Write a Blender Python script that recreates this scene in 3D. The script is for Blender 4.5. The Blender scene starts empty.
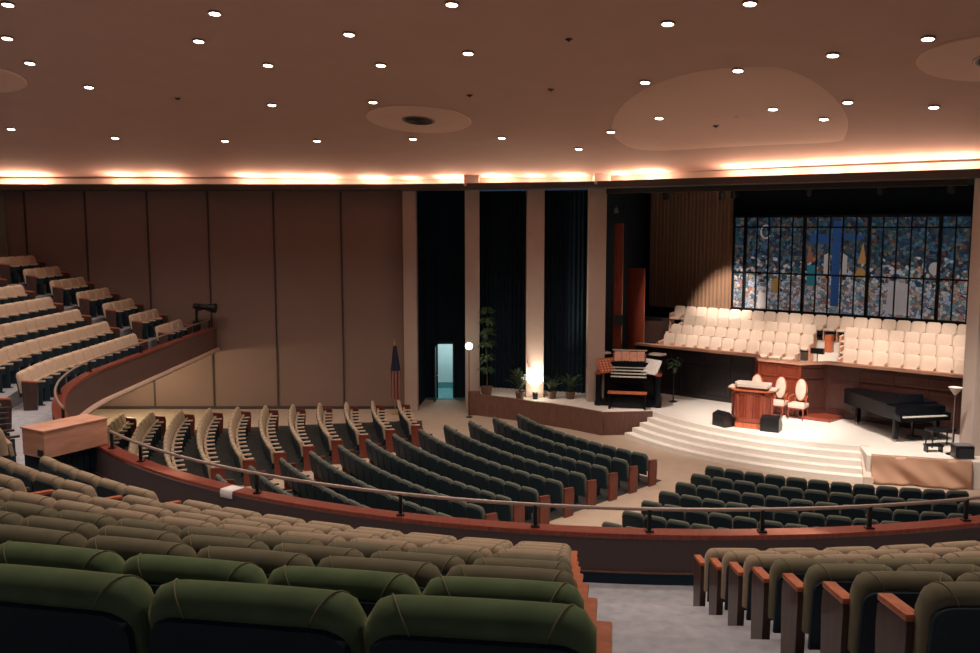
import bpy, bmesh, math, random
from mathutils import Vector, Matrix, Euler

random.seed(7)
PI = math.pi
R = math.radians
scene = bpy.context.scene
C = scene.collection

# ------------------------------------------------------------------ camera
EYE = 6.6
cam = bpy.data.cameras.new('camera')
cam.sensor_width = 36.0
cam.lens = 900.0 / 980.0 * 36.0
cam.clip_start = 0.05
cam.clip_end = 200
cam_o = bpy.data.objects.new('camera', cam)
C.objects.link(cam_o)
cam_o.location = (0, 0, EYE)
cam_o.rotation_euler = (PI / 2 - math.atan(101.5 / 900.0), 0, 0)
scene.camera = cam_o

# ------------------------------------------------------------------ world / exposure
world = bpy.data.worlds.new('world')
scene.world = world
world.use_nodes = True
wb = world.node_tree.nodes['Background']
wb.inputs[0].default_value = (0.10, 0.22, 0.42, 1)
wb.inputs[1].default_value = 0.16
scene.view_settings.view_transform = 'Standard'
scene.view_settings.look = 'None'
scene.view_settings.gamma = 1.0
scene.view_settings.exposure = 0.0
scene.view_settings.use_curve_mapping = False
try:
    scene.cycles.use_denoising = True
    scene.cycles.max_bounces = 6
    scene.cycles.diffuse_bounces = 4
    scene.cycles.sample_clamp_indirect = 3.0
except Exception:
    pass

WARM = (1.0, 0.66, 0.42)
WARM2 = (1.0, 0.82, 0.69)
DOWN_W = 230.0        # recessed downlights
COVE_W = 42.0        # bulbs in the cove trough
CHOIR_W = 1250.0      # spots behind the header onto the choir
STAGE_W = 4400.0     # front spots onto the stage
GALLERY_W = 240.0

# ------------------------------------------------------------------ materials
def mat(name, col, rough=0.6, metal=0.0, noise=0.0, nscale=20.0, sheen=0.0, spec=None, bump=0.0,
        emit=None, estr=0.0, coat=0.0, sheen_col=None):
    m = bpy.data.materials.new(name)
    m.use_nodes = True
    nt = m.node_tree
    b = nt.nodes['Principled BSDF']
    b.inputs['Base Color'].default_value = (*col, 1)
    b.inputs['Roughness'].default_value = rough
    b.inputs['Metallic'].default_value = metal
    if spec is not None:
        b.inputs['Specular IOR Level'].default_value = spec
    if sheen:
        b.inputs['Sheen Weight'].default_value = sheen
        b.inputs['Sheen Roughness'].default_value = 0.4
        if sheen_col:
            b.inputs['Sheen Tint'].default_value = (*sheen_col, 1)
    if coat:
        b.inputs['Coat Weight'].default_value = coat
    if emit:
        b.inputs['Emission Color'].default_value = (*emit, 1)
        b.inputs['Emission Strength'].default_value = estr
    if noise or bump:
        tc = nt.nodes.new('ShaderNodeTexCoord')
        n = nt.nodes.new('ShaderNodeTexNoise')
        n.inputs['Scale'].default_value = nscale
        n.inputs['Detail'].default_value = 4
        nt.links.new(tc.outputs['Object'], n.inputs['Vector'])
        if noise:
            mx = nt.nodes.new('ShaderNodeMix')
            mx.data_type = 'RGBA'
            mx.inputs['A'].default_value = (*[c * (1 - noise) for c in col], 1)
            mx.inputs['B'].default_value = (*[min(1, c * (1 + noise)) for c in col], 1)
            nt.links.new(n.outputs['Fac'], mx.inputs['Factor'])
            nt.links.new(mx.outputs['Result'], b.inputs['Base Color'])
        if bump:
            bp = nt.nodes.new('ShaderNodeBump')
            bp.inputs['Strength'].default_value = bump
            bp.inputs['Distance'].default_value = 0.02
            nt.links.new(n.outputs['Fac'], bp.inputs['Height'])
            nt.links.new(bp.outputs['Normal'], b.inputs['Normal'])
    return m

def wood(name, c1, c2, rough=0.4, scale=3.0, coat=0.2, stretch=(6, 6, 1)):
    m = bpy.data.materials.new(name)
    m.use_nodes = True
    nt = m.node_tree
    b = nt.nodes['Principled BSDF']
    tc = nt.nodes.new('ShaderNodeTexCoord')
    mp = nt.nodes.new('ShaderNodeMapping')
    mp.inputs['Scale'].default_value = stretch
    n = nt.nodes.new('ShaderNodeTexNoise')
    n.inputs['Scale'].default_value = scale
    n.inputs['Detail'].default_value = 6
    n.inputs['Distortion'].default_value = 0.8
    r = nt.nodes.new('ShaderNodeValToRGB')
    r.color_ramp.elements[0].position = 0.3
    r.color_ramp.elements[0].color = (*c1, 1)
    r.color_ramp.elements[1].position = 0.7
    r.color_ramp.elements[1].color = (*c2, 1)
    nt.links.new(tc.outputs['Object'], mp.inputs['Vector'])
    nt.links.new(mp.outputs['Vector'], n.inputs['Vector'])
    nt.links.new(n.outputs['Fac'], r.inputs['Fac'])
    nt.links.new(r.outputs['Color'], b.inputs['Base Color'])
    b.inputs['Roughness'].default_value = rough
    b.inputs['Coat Weight'].default_value = coat
    return m

M = {}
M['plaster'] = mat('ceiling_plaster', (0.53, 0.355, 0.295), 0.9, noise=0.06, nscale=1.2, spec=0.1)
M['plaster_pale'] = mat('ceiling_plaster_pale', (0.72, 0.50, 0.41), 0.9, noise=0.04, nscale=1.2, spec=0.1)
M['wall_fabric'] = mat('wall_fabric', (0.25, 0.172, 0.148), 0.95, noise=0.08, nscale=0.8, spec=0.1)
M['cove_white'] = mat('cove_white', (0.36, 0.25, 0.2), 0.9, noise=0.05)
M['cove_dark'] = mat('cove_dark', (0.045, 0.036, 0.034), 0.8, noise=0.1)
M['column'] = mat('column_plaster', (0.46, 0.35, 0.30), 0.85, noise=0.05, nscale=3, spec=0.2)
M['batten'] = mat('batten_dark', (0.05, 0.036, 0.034), 0.7, noise=0.1)
M['navy'] = mat('navy_fabric', (0.016, 0.030, 0.046), 0.95, noise=0.3, nscale=4, spec=0.1)
M['darkwall'] = mat('stage_dark_wall', (0.015, 0.024, 0.034), 0.9, noise=0.3, nscale=2, spec=0.1)
M['carpet_main'] = mat('beige_carpet', (0.42, 0.33, 0.26), 0.95, noise=0.12, nscale=3, spec=0.05, bump=0.1)
M['carpet_stage'] = mat('stage_carpet', (0.76, 0.71, 0.65), 0.95, noise=0.06, nscale=4, spec=0.05)
M['carpet_balcony'] = mat('balcony_carpet', (0.38, 0.38, 0.42), 0.95, noise=0.32, nscale=7, spec=0.05, bump=0.3)
M['parapet_in'] = mat('parapet_inner', (0.085, 0.06, 0.06), 0.85, noise=0.15, nscale=30)
M['parapet_out'] = mat('parapet_fascia', (0.13, 0.075, 0.06), 0.8, noise=0.1, nscale=5)
M['mold_tan'] = mat('tan_molding', (0.60, 0.42, 0.33), 0.5, noise=0.05)
M['mahogany'] = wood('mahogany', (0.16, 0.022, 0.014), (0.26, 0.05, 0.028), 0.3, coat=0.5)
M['redwood'] = wood('red_wood', (0.17, 0.028, 0.016), (0.30, 0.058, 0.028), 0.4, coat=0.3)
M['orange_wood'] = wood('orange_wood', (0.42, 0.10, 0.04), (0.60, 0.17, 0.07), 0.4, coat=0.3)
M['end_brown'] = wood('brown_end_wood', (0.045, 0.022, 0.018), (0.085, 0.04, 0.03), 0.5)
M['end_red'] = wood('end_panel_wood', (0.13, 0.027, 0.018), (0.20, 0.045, 0.028), 0.45)
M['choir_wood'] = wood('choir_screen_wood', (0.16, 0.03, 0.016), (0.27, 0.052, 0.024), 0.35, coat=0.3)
M['screen_shade'] = wood('choir_screen_shaded', (0.04, 0.014, 0.011), (0.068, 0.021, 0.015), 0.4, coat=0.2)  # same screen wood with the light falloff put into its colour
M['lectern_trim'] = wood('lectern_trim', (0.22, 0.045, 0.025), (0.34, 0.08, 0.045), 0.4, coat=0.2)
M['dark_wood'] = wood('walnut_and_screen_shade', (0.010, 0.009, 0.012), (0.020, 0.014, 0.015), 0.35, coat=0.4)
M['low_wall'] = wood('low_wall_wood', (0.11, 0.05, 0.036), (0.18, 0.08, 0.058), 0.55, coat=0.1)
M['plywood'] = wood('crate_plywood', (0.52, 0.24, 0.15), (0.68, 0.36, 0.25), 0.6, scale=2.0, coat=0.0, stretch=(1, 1, 5))
M['velvet_lit'] = mat('velvet_lit', (0.37, 0.28, 0.195), 0.95, noise=0.16, nscale=9, sheen=0.25, spec=0.1, sheen_col=(1, .9, .7))  # same green velvet, lamplight on the front rows put into its colour
M['velvet_half_lit'] = mat('velvet_half_lit', (0.185, 0.165, 0.108), 0.95, noise=0.2, nscale=9, sheen=0.2, spec=0.1, sheen_col=(.9, .9, .6))  # same velvet, half-lit tone put into its colour
M['velvet_dim'] = mat('velvet_dim', (0.14, 0.20, 0.10), 0.95, noise=0.35, nscale=9, sheen=0.5, spec=0.1, sheen_col=(.8, .75, .4))  # same velvet, dimness of the nearest rows put into its colour
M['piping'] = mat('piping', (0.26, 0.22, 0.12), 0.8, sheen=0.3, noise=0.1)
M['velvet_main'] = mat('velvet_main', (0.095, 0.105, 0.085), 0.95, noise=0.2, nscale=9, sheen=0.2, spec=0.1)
M['velvet_pale_lit'] = mat('velvet_pale_lit', (0.62, 0.46, 0.34), 0.95, noise=0.12, nscale=9, sheen=0.2, spec=0.1)  # same velvet, light on the wing seats put into a paler colour
M['choir_fabric'] = mat('choir_fabric', (0.66, 0.52, 0.43), 0.9, noise=0.06, nscale=9, spec=0.1)
M['shell'] = mat('seat_shell', (0.015, 0.030, 0.042), 0.6, noise=0.2, nscale=40, spec=0.3)
M['black'] = mat('black_paint', (0.008, 0.009, 0.011), 0.35, noise=0.2)
M['piano_black'] = mat('piano_lacquer', (0.004, 0.006, 0.009), 0.3, spec=0.25, coat=0.0, noise=0.1)
M['grille_black'] = mat('speaker_grille', (0.012, 0.015, 0.02), 0.8, noise=0.4, nscale=80)
M['metal'] = mat('brushed_steel', (0.45, 0.42, 0.40), 0.35, metal=0.9, noise=0.1)
M['rail'] = mat('rail_bronze', (0.36, 0.27, 0.23), 0.45, metal=0.4, noise=0.1)
M['white'] = mat('white_paint', (0.78, 0.74, 0.7), 0.6, noise=0.04)
M['white_wall'] = mat('right_pillar_plaster', (0.55, 0.45, 0.40), 0.8, noise=0.05, spec=0.2)
M['ivory'] = mat('ivory', (0.8, 0.76, 0.68), 0.35, noise=0.03)
M['stone'] = mat('pale_stone', (0.62, 0.52, 0.44), 0.5, noise=0.1)
M['paper'] = mat('paper', (0.85, 0.8, 0.78), 0.8, noise=0.03)
M['paper_pink'] = mat('paper_pink', (0.75, 0.38, 0.28), 0.8, noise=0.25, nscale=14)
M['lamp_glow'] = mat('downlight_glow', (1, 0.9, 0.8), 0.5, emit=(1.0, 0.84, 0.66), estr=14)
M['globe_glow'] = mat('globe_glow', (1, 1, 0.9), 0.5, emit=(0.95, 1.0, 0.85), estr=8)
M['cove_bulb'] = mat('cove_bulb', (1, 0.9, 0.75), 0.5, emit=(1.0, 0.76, 0.52), estr=5)
M['trim_ring'] = mat('trim_ring', (0.3, 0.22, 0.18), 0.5, metal=0.3, noise=0.1)
M['leaf'] = mat('leaf_green', (0.035, 0.075, 0.03), 0.5, noise=0.35, nscale=6)
M['bark'] = mat('bark', (0.10, 0.06, 0.035), 0.9, noise=0.3)
M['pot'] = mat('clay_pot', (0.12, 0.07, 0.05), 0.7, noise=0.2)
M['flag_navy'] = mat('flag_navy', (0.012, 0.016, 0.05), 0.9, noise=0.1)
M['flag_gold'] = mat('gold', (0.5, 0.33, 0.12), 0.4, metal=0.6, noise=0.1)
M['teal_wall'] = mat('teal_wall', (0.60, 0.68, 0.66), 0.9, noise=0.04, nscale=2)
M['teal_floor'] = mat('teal_floor', (0.10, 0.26, 0.27), 0.7, noise=0.1)

def flag_mat():
    m = bpy.data.materials.new('flag_stripes')
    m.use_nodes = True
    nt = m.node_tree
    b = nt.nodes['Principled BSDF']
    tc = nt.nodes.new('ShaderNodeTexCoord')
    w = nt.nodes.new('ShaderNodeTexWave')
    w.inputs['Scale'].default_value = 3.0
    w.inputs['Distortion'].default_value = 1.5
    w.bands_direction = 'X'
    r = nt.nodes.new('ShaderNodeValToRGB')
    r.color_ramp.interpolation = 'CONSTANT'
    r.color_ramp.elements[0].color = (0.16, 0.03, 0.03, 1)
    r.color_ramp.elements[1].position = 0.6
    r.color_ramp.elements[1].color = (0.32, 0.17, 0.15, 1)
    nt.links.new(tc.outputs['Object'], w.inputs['Vector'])
    nt.links.new(w.outputs['Fac'], r.inputs['Fac'])
    nt.links.new(r.outputs['Color'], b.inputs['Base Color'])
    b.inputs['Roughness'].default_value = 0.9
    return m
M['flag_stripes'] = flag_mat()

def cloth_mat():
    return mat('brown_drape', (0.50, 0.29, 0.19), 0.7, noise=0.18, nscale=2.5, sheen=0.2)
M['drape'] = cloth_mat()
M['curtain'] = mat('gold_curtain', (0.36, 0.21, 0.13), 0.8, noise=0.12, nscale=1.5, sheen=0.3)

def glass_mat():
    """mosaic of coloured glass pieces; more pale and rose pieces in its lower part, stage light painted in there too"""
    m = bpy.data.materials.new('stained_glass')
    m.use_nodes = True
    nt = m.node_tree
    b = nt.nodes['Principled BSDF']
    tc = nt.nodes.new('ShaderNodeTexCoord')
    def vor(scale, feature='F1'):
        v = nt.nodes.new('ShaderNodeTexVoronoi')
        v.feature = feature
        v.inputs['Scale'].default_value = scale
        nt.links.new(tc.outputs['Object'], v.inputs['Vector'])
        return v
    v1 = vor(8.5)
    sep = nt.nodes.new('ShaderNodeSeparateColor')
    nt.links.new(v1.outputs['Color'], sep.inputs['Color'])
    def ramp(cols):
        r = nt.nodes.new('ShaderNodeValToRGB')
        r.color_ramp.interpolation = 'CONSTANT'
        e = r.color_ramp.elements
        e[0].position = 0; e[0].color = (*cols[0], 1)
        e[1].position = 1.0 / len(cols); e[1].color = (*cols[1], 1)
        for i, c in enumerate(cols[2:], 2):
            q = e.new(i / len(cols)); q.color = (*c, 1)
        return r
    up = ramp([(0.02, 0.05, 0.08), (0.03, 0.08, 0.10), (0.02, 0.025, 0.05), (0.11, 0.06, 0.05), (0.04, 0.11, 0.20),
               (0.04, 0.09, 0.09), (0.15, 0.12, 0.09), (0.02, 0.05, 0.10), (0.08, 0.14, 0.18), (0.02, 0.03, 0.05)])
    lo = ramp([(0.40, 0.43, 0.52), (0.16, 0.27, 0.31), (0.42, 0.31, 0.27), (0.52, 0.47, 0.46), (0.17, 0.14, 0.14),
               (0.33, 0.39, 0.52), (0.36, 0.17, 0.13), (0.48, 0.46, 0.48), (0.09, 0.16, 0.25), (0.40, 0.30, 0.20)])
    nt.links.new(sep.outputs['Red'], up.inputs['Fac'])
    nt.links.new(sep.outputs['Red'], lo.inputs['Fac'])
    sx = nt.nodes.new('ShaderNodeSeparateXYZ')
    nt.links.new(tc.outputs['Object'], sx.inputs['Vector'])
    mr = nt.nodes.new('ShaderNodeMapRange')
    mr.inputs['From Min'].default_value = 0.6
    mr.inputs['From Max'].default_value = 2.3
    mr.inputs['To Min'].default_value = 1.0
    mr.inputs['To Max'].default_value = 0.0
    nt.links.new(sx.outputs['Z'], mr.inputs['Value'])
    ad = nt.nodes.new('ShaderNodeMath')
    ad.operation = 'ADD'
    nt.links.new(mr.outputs['Result'], ad.inputs[0])
    sb = nt.nodes.new('ShaderNodeMath')
    sb.operation = 'MULTIPLY_ADD'
    sb.inputs[1].default_value = 0.7
    sb.inputs[2].default_value = -0.35
    nt.links.new(sep.outputs['Green'], sb.inputs[0])
    nt.links.new(sb.outputs[0], ad.inputs[1])
    gt = nt.nodes.new('ShaderNodeMath')
    gt.operation = 'GREATER_THAN'
    gt.inputs[1].default_value = 0.45
    nt.links.new(ad.outputs[0], gt.inputs[0])
    mx = nt.nodes.new('ShaderNodeMix')
    mx.data_type = 'RGBA'
    nt.links.new(gt.outputs[0], mx.inputs['Factor'])
    nt.links.new(up.outputs['Color'], mx.inputs['A'])
    nt.links.new(lo.outputs['Color'], mx.inputs['B'])
    ve = vor(8.5, 'DISTANCE_TO_EDGE')
    g2 = nt.nodes.new('ShaderNodeMath')
    g2.operation = 'GREATER_THAN'
    g2.inputs[1].default_value = 0.03
    nt.links.new(ve.outputs['Distance'], g2.inputs[0])
    m2 = nt.nodes.new('ShaderNodeMix')
    m2.data_type = 'RGBA'
    m2.inputs['A'].default_value = (0.01, 0.012, 0.015, 1)
    nt.links.new(g2.outputs[0], m2.inputs['Factor'])
    nt.links.new(mx.outputs['Result'], m2.inputs['B'])
    nt.links.new(m2.outputs['Result'], b.inputs['Base Color'])
    nt.links.new(m2.outputs['Result'], b.inputs['Emission Color'])
    b.inputs['Emission Strength'].default_value = 0.34
    b.inputs['Roughness'].default_value = 0.3
    return m
M['glass'] = glass_mat()
def piece(name, c):
    return mat(name, c, 0.3, noise=0.15, nscale=6, emit=c, estr=0.25)
M['g_blue'] = piece('glass_blue', (0.025, 0.085, 0.26))
M['g_pale'] = piece('glass_pale', (0.55, 0.50, 0.50))
M['g_amber'] = piece('glass_amber', (0.48, 0.26, 0.08))
M['g_teal'] = piece('glass_teal', (0.03, 0.20, 0.26))
M['g_rust'] = piece('glass_rust', (0.34, 0.12, 0.07))

# ------------------------------------------------------------------ mesh helpers
class MB:
    def __init__(s):
        s.v = []; s.f = []
    def add(s, vs, fs, mtx=None):
        n = len(s.v)
        for p in vs:
            p = Vector(p)
            s.v.append(tuple(mtx @ p) if mtx is not None else tuple(p))
        s.f += [tuple(i + n for i in f) for f in fs]
        return s
    def box(s, c, size, bevel=0.0, rz=0.0, rx=0.0, ry=0.0, mtx=None):
        bm = bmesh.new()
        bmesh.ops.create_cube(bm, size=1)
        bmesh.ops.scale(bm, vec=size, verts=bm.verts)
        if bevel > 0:
            bmesh.ops.bevel(bm, geom=bm.edges[:] , offset=bevel, segments=2, profile=0.7, affect='EDGES')
        T = Matrix.Translation(c) @ Euler((rx, ry, rz)).to_matrix().to_4x4()
        if mtx is not None:
            T = mtx @ T
        bm.verts.index_update()
        vs = [v.co.copy() for v in bm.verts]
        fs = [[v.index for v in f.verts] for f in bm.faces]
        bm.free()
        return s.add(vs, fs, T)
    def lathe(s, prof, c=(0, 0, 0), n=20, mtx=None, sx=1, sy=1):
        vs = []; fs = []
        for r_, z in prof:
            for i in range(n):
                a = 2 * PI * i / n
                vs.append((c[0] + r_ * math.cos(a) * sx, c[1] + r_ * math.sin(a) * sy, c[2] + z))
        for j in range(len(prof) - 1):
            for i in range(n):
                k = (i + 1) % n
                fs.append((j * n + i, j * n + k, (j + 1) * n + k, (j + 1) * n + i))
        fs.append(tuple(range(n))[::-1])
        m_ = (len(prof) - 1) * n
        fs.append(tuple(m_ + i for i in range(n)))
        return s.add(vs, fs, mtx)
    def tube(s, pts, r_, n=8, taper=None, mtx=None):
        pts = [Vector(p) for p in pts]
        vs = []; fs = []
        for i, p in enumerate(pts):
            d = (pts[min(i + 1, len(pts) - 1)] - pts[max(i - 1, 0)]).normalized()
            up = Vector((0, 0, 1)) if abs(d.z) < 0.95 else Vector((1, 0, 0))
            a = d.cross(up).normalized(); b = a.cross(d).normalized()
            rr = r_ if taper is None else r_ + (taper - r_) * i / (len(pts) - 1)
            for j in range(n):
                t = 2 * PI * j / n
                vs.append(p + a * math.cos(t) * rr + b * math.sin(t) * rr)
        for i in range(len(pts) - 1):
            for j in range(n):
                k = (j + 1) % n
                fs.append((i * n + j, i * n + k, (i + 1) * n + k, (i + 1) * n + j))
        fs.append(tuple(range(n))[::-1])
        m_ = (len(pts) - 1) * n
        fs.append(tuple(m_ + i for i in range(n)))
        return s.add(vs, fs, mtx)
    def prism(s, poly, z0, z1, mtx=None):
        n = len(poly)
        vs = [(p[0], p[1], z0) for p in poly] + [(p[0], p[1], z1) for p in poly]
        fs = [tuple(range(n))[::-1], tuple(range(n, 2 * n))]
        for i in range(n):
            k = (i + 1) % n
            fs.append((i, k, n + k, n + i))
        return s.add(vs, fs, mtx)
    def grid(s, rows, closed=False, mtx=None):
        """rows: list of equal length lists of points"""
        n = len(rows[0]); vs = [p for r_ in rows for p in r_]; fs = []
        for i in range(len(rows) - 1):
            for j in range(n if closed else n - 1):
                k = (j + 1) % n
                fs.append((i * n + j, i * n + k, (i + 1) * n + k, (i + 1) * n + j))
        return s.add(vs, fs, mtx)
    def wallseg(s, p, q, z0, z1, th):
        """a wall box standing on the plan segment p-q, thickness th to its left side"""
        p = Vector((*p, 0)); q = Vector((*q, 0)); d = (q - p).normalized()
        n = Vector((-d.y, d.x, 0)) * th
        return s.prism([(p.x, p.y), (q.x, q.y), (q.x + n.x, q.y + n.y), (p.x + n.x, p.y + n.y)], z0, z1)
    def mesh(s, name, m, smooth=True, angle=35):
        me = bpy.data.meshes.new(name)
        me.from_pydata(s.v, [], s.f)
        bm = bmesh.new(); bm.from_mesh(me)
        bmesh.ops.recalc_face_normals(bm, faces=bm.faces)
        bm.to_mesh(me); bm.free()
        me.materials.append(m)
        if smooth:
            me.shade_smooth()
            me.set_sharp_from_angle(angle=R(angle))
        return me
    def build(s, name, m, parent=None, loc=None, rz=0.0, smooth=True, angle=35):
        o = bpy.data.objects.new(name, s.mesh(name, m, smooth, angle))
        C.objects.link(o)
        if parent is not None:
            o.parent = parent
        if loc is not None:
            o.location = loc
        o.rotation_euler.z = rz
        return o

def thing(name, label, cat, loc=(0, 0, 0), rz=0.0, group=None):
    o = bpy.data.objects.new(name, None)
    o.empty_display_size = 0.2
    C.objects.link(o)
    o.location = loc
    o.rotation_euler.z = rz
    return tag(o, label, cat, group)
def tag(o, label, cat, group=None):
    o['label'] = label; o['category'] = cat
    if group:
        o['group'] = group
    return o
def struct(o):
    o['kind'] = 'structure'
    return o
CH = {}
def copy_tree(o, parent=None):
    c = o.copy(); C.objects.link(c)
    if parent is not None:
        c.parent = parent
    for ch in list(o.children):
        if ch.type != 'LIGHT':
            copy_tree(ch, c)
    return c
def lamp(name, kind, loc, energy, col, parent=None, target=None, size=0.1, spot=None, blend=0.5):
    l = bpy.data.lights.new(name, kind)
    l.energy = energy; l.color = col
    if kind == 'SPOT':
        l.spot_size = R(spot or 90); l.spot_blend = blend; l.shadow_soft_size = size
    elif kind == 'POINT':
        l.shadow_soft_size = size
    elif kind == 'AREA':
        l.shape = 'DISK'; l.size = size
    o = bpy.data.objects.new(name, l)
    C.objects.link(o)
    o.location = loc
    if target is not None:
        d = Vector(target) - Vector(loc)
        o.rotation_euler = d.to_track_quat('-Z', 'Y').to_euler()
    if parent is not None:
        o.parent = parent
    return o

ORD = ['first', 'second', 'third', 'fourth', 'fifth', 'sixth', 'seventh', 'eighth', 'ninth', 'tenth', 'eleventh', 'twelfth',
       'thirteenth', 'fourteenth', 'fifteenth', 'sixteenth', 'seventeenth', 'eighteenth', 'nineteenth', 'twentieth',
       'twenty-first', 'twenty-second', 'twenty-third', 'twenty-fourth']

# ------------------------------------------------------------------ plan geometry
CB = (2.7, 22.0)                       # centre of the balcony curve
CM = (12.2, 30.8)                      # centre of the main floor and stage curves
AX = (math.cos(R(229)), math.sin(R(229)))   # stage axis, towards the audience
AV = (-AX[1], AX[0])
def S(u, v):
    return (CM[0] + AX[0] * u + AV[0] * v, CM[1] + AX[1] * u + AV[1] * v)
def polar(c, r_, deg):
    return (c[0] + r_ * math.cos(R(deg)), c[1] + r_ * math.sin(R(deg)))

def Pb(phi):
    """front line of the balcony: an arc that runs out into a straight left wing"""
    if phi >= 178:
        r_ = 11.72 + max(0, 220 - phi) * 0.0205
        return polar(CB, r_, phi)
    x0, y0 = polar(CB, 11.72 + 42 * 0.0205, 178)
    return (x0, y0 + (178 - phi) * 0.2226)
def Nb(phi):
    a = Vector(Pb(phi - 0.3)); b = Vector(Pb(phi + 0.3)); d = (b - a).normalized()
    n = Vector((d.y, -d.x))
    return n                          # outwards, away from the hall
def Ob(phi, off):
    p = Pb(phi); n = Nb(phi)
    return (p[0] + n.x * off, p[1] + n.y * off)
def rise(phi):
    t = min(1, max(0, (200 - phi) / 25.0)); t = t * t * (3 - 2 * t)
    return 0.287 + 0.09 * t
PHI_END = 178 - (31.95 - Pb(178)[1]) / 0.2226

def sweep(prof, phis, name, m, closed=True, parent=None, smooth=False):
    mb = MB(); rows = []
    for ph in phis:
        pr = prof(ph) if callable(prof) else prof
        rows.append([(*Ob(ph, o), z) for o, z in pr])
    mb.grid(rows, closed=closed)
    if closed:
        n = len(rows[0])
        mb.f.append(tuple(range(n))); m_ = (len(rows) - 1) * n
        mb.f.append(tuple(m_ + i for i in range(n))[::-1])
    return mb.build(name, m, parent, smooth=smooth, angle=30)
def frange(a, b, n):
    return [a + (b - a) * i / n for i in range(n + 1)]
PHI_ALL = frange(PHI_END, 178, 24) + frange(178, 305, 110)[1:]

def zceil(X, Y):
    ds = [32 - Y, -.594 * (X - 3.6) - .804 * (Y - 29.9), -.303 * (X + 3) - .953 * (Y - 32)]
    mn = min(ds); k = 1.2
    d = mn - k * math.log(sum(math.exp(-(q - mn) / k) for q in ds))
    return 8.3 + 7 * (1 - math.exp(-d * .176 / 7)) if d > 0 else 8.3 + .176 * max(d, -1)

# ------------------------------------------------------------------ STRUCTURE
# main floor
struct(MB().prism([(-18, 8), (22, 8), (22, 40), (-18, 40)], -0.2, 0).build('floor', M['carpet_main'], smooth=False))

# shade between the seat rows painted as dark floor sectors, beige aisles between
M['floor_shade'] = mat('row_shade', (0.05, 0.05, 0.048), 0.95, noise=0.25, nscale=4, spec=0.05)
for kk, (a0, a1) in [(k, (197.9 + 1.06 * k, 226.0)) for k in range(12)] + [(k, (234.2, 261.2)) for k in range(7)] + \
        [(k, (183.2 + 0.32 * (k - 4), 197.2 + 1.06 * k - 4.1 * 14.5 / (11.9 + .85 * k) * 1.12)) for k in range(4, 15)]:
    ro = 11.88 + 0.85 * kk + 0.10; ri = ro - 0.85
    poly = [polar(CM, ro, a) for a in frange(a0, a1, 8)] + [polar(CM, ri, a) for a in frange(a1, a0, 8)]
    struct(MB().prism(poly, 0.0, 0.006).build('floor_row_shade', M['floor_shade'], smooth=False))
# ceiling (domed plaster)
mb = MB(); rows = []
for j in range(0, 61):
    Y = -8 + 40.6 * j / 60
    rows.append([(X, Y, zceil(X, Y)) for X in frange(-18.6, 20, 60)])
mb.grid(rows)
top = [[(p[0], p[1], p[2] + 0.25) for p in r_] for r_ in rows]
mb.grid(top)
struct(mb.build('ceiling', M['plaster'], smooth=True, angle=60))

# cove line in plan
COVE = [(-18.2, 32.0), (-3.0, 32.0), (3.6, 29.9), (12.4, 23.4), (17.5, 19.6)]
def offset_poly(pts, d):
    out = []
    for i, p in enumerate(pts):
        a = Vector(pts[max(i - 1, 0)]); b = Vector(pts[min(i + 1, len(pts) - 1)]); p = Vector(p)
        n1 = (p - a); n2 = (b - p)
        if n1.length == 0: n1 = n2
        if n2.length == 0: n2 = n1
        n1 = n1.normalized(); n2 = n2.normalized()
        m1 = Vector((n1.y, -n1.x)); m2 = Vector((n2.y, -n2.x))
        mm = (m1 + m2).normalized(); k = d / max(0.3, mm.dot(m1))
        out.append((p.x + mm.x * k, p.y + mm.y * k))
    return out
def strip(pts, prof, name, m):
    """prof: list of (inward offset, z) swept along the plan polyline"""
    rows = [[] for _ in pts]
    for o, z in prof:
        for i, p in enumerate(offset_poly(pts, o)):
            rows[i].append((p[0], p[1], z))
    mb = MB(); mb.grid(rows, closed=True)
    n = len(prof); mb.f.append(tuple(range(n))); mb.f.append(tuple((len(pts) - 1) * n + i for i in range(n)))
    return mb.build(name, m, smooth=False)
struct(strip(COVE, [(0.0, 7.78), (0.60, 7.78), (0.64, 7.80), (0.64, 8.00), (0.58, 8.00), (0.58, 7.86), (0.0, 7.86)], 'trim_1', M['cove_dark']))
struct(strip(COVE, [(-0.25, 7.86), (0.0, 7.86), (0.0, 8.9), (-0.25, 8.9)], 'wall_cove', M['cove_white']))
# thin dark picture line where wall and ceiling meet
struct(strip(COVE, [(0.02, 8.225), (0.05, 8.225), (0.05, 8.25), (0.02, 8.25)], 'trim_2', M['cove_dark']))

# far left wall with fabric panels and battens
struct(MB().prism([(-18.2, 32.0), (-3.0, 32.0), (-3.0, 32.25), (-18.2, 32.25)], 0, 7.8).build('wall_far', M['wall_fabric'], smooth=False))
for i, x in enumerate([-16.4, -14.27, -12.09, -9.95, -7.64, -5.26, -3.02]):
    struct(MB().box((x, 31.98, 3.9), (0.05, 0.05, 7.8)).build('trim_%d' % (3 + i), M['batten'], smooth=False))
struct(MB().box((-8.7, 31.96, 0.05), (11.3, 0.06, 0.10), 0.01).build('baseboard_far', M['batten'], smooth=False))
struct(MB().box((-18.1, 12, 4.4), (0.25, 40.4, 8.8)).build('wall_left', M['wall_fabric'], smooth=False))
# dim greenish exit alcove at the far left end of the wall
struct(MB().box((-17.55, 31.93, 5.9), (0.95, 0.06, 3.6)).build('trim_10', mat('alcove_green', (0.22, 0.22, 0.17), 0.9, noise=0.1)))
# wall below the left wing
struct(MB().box((-14.6, 27, 1.1), (0.2, 10, 2.2)).build('wall_under_wing', M['wall_fabric'], smooth=False))

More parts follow.
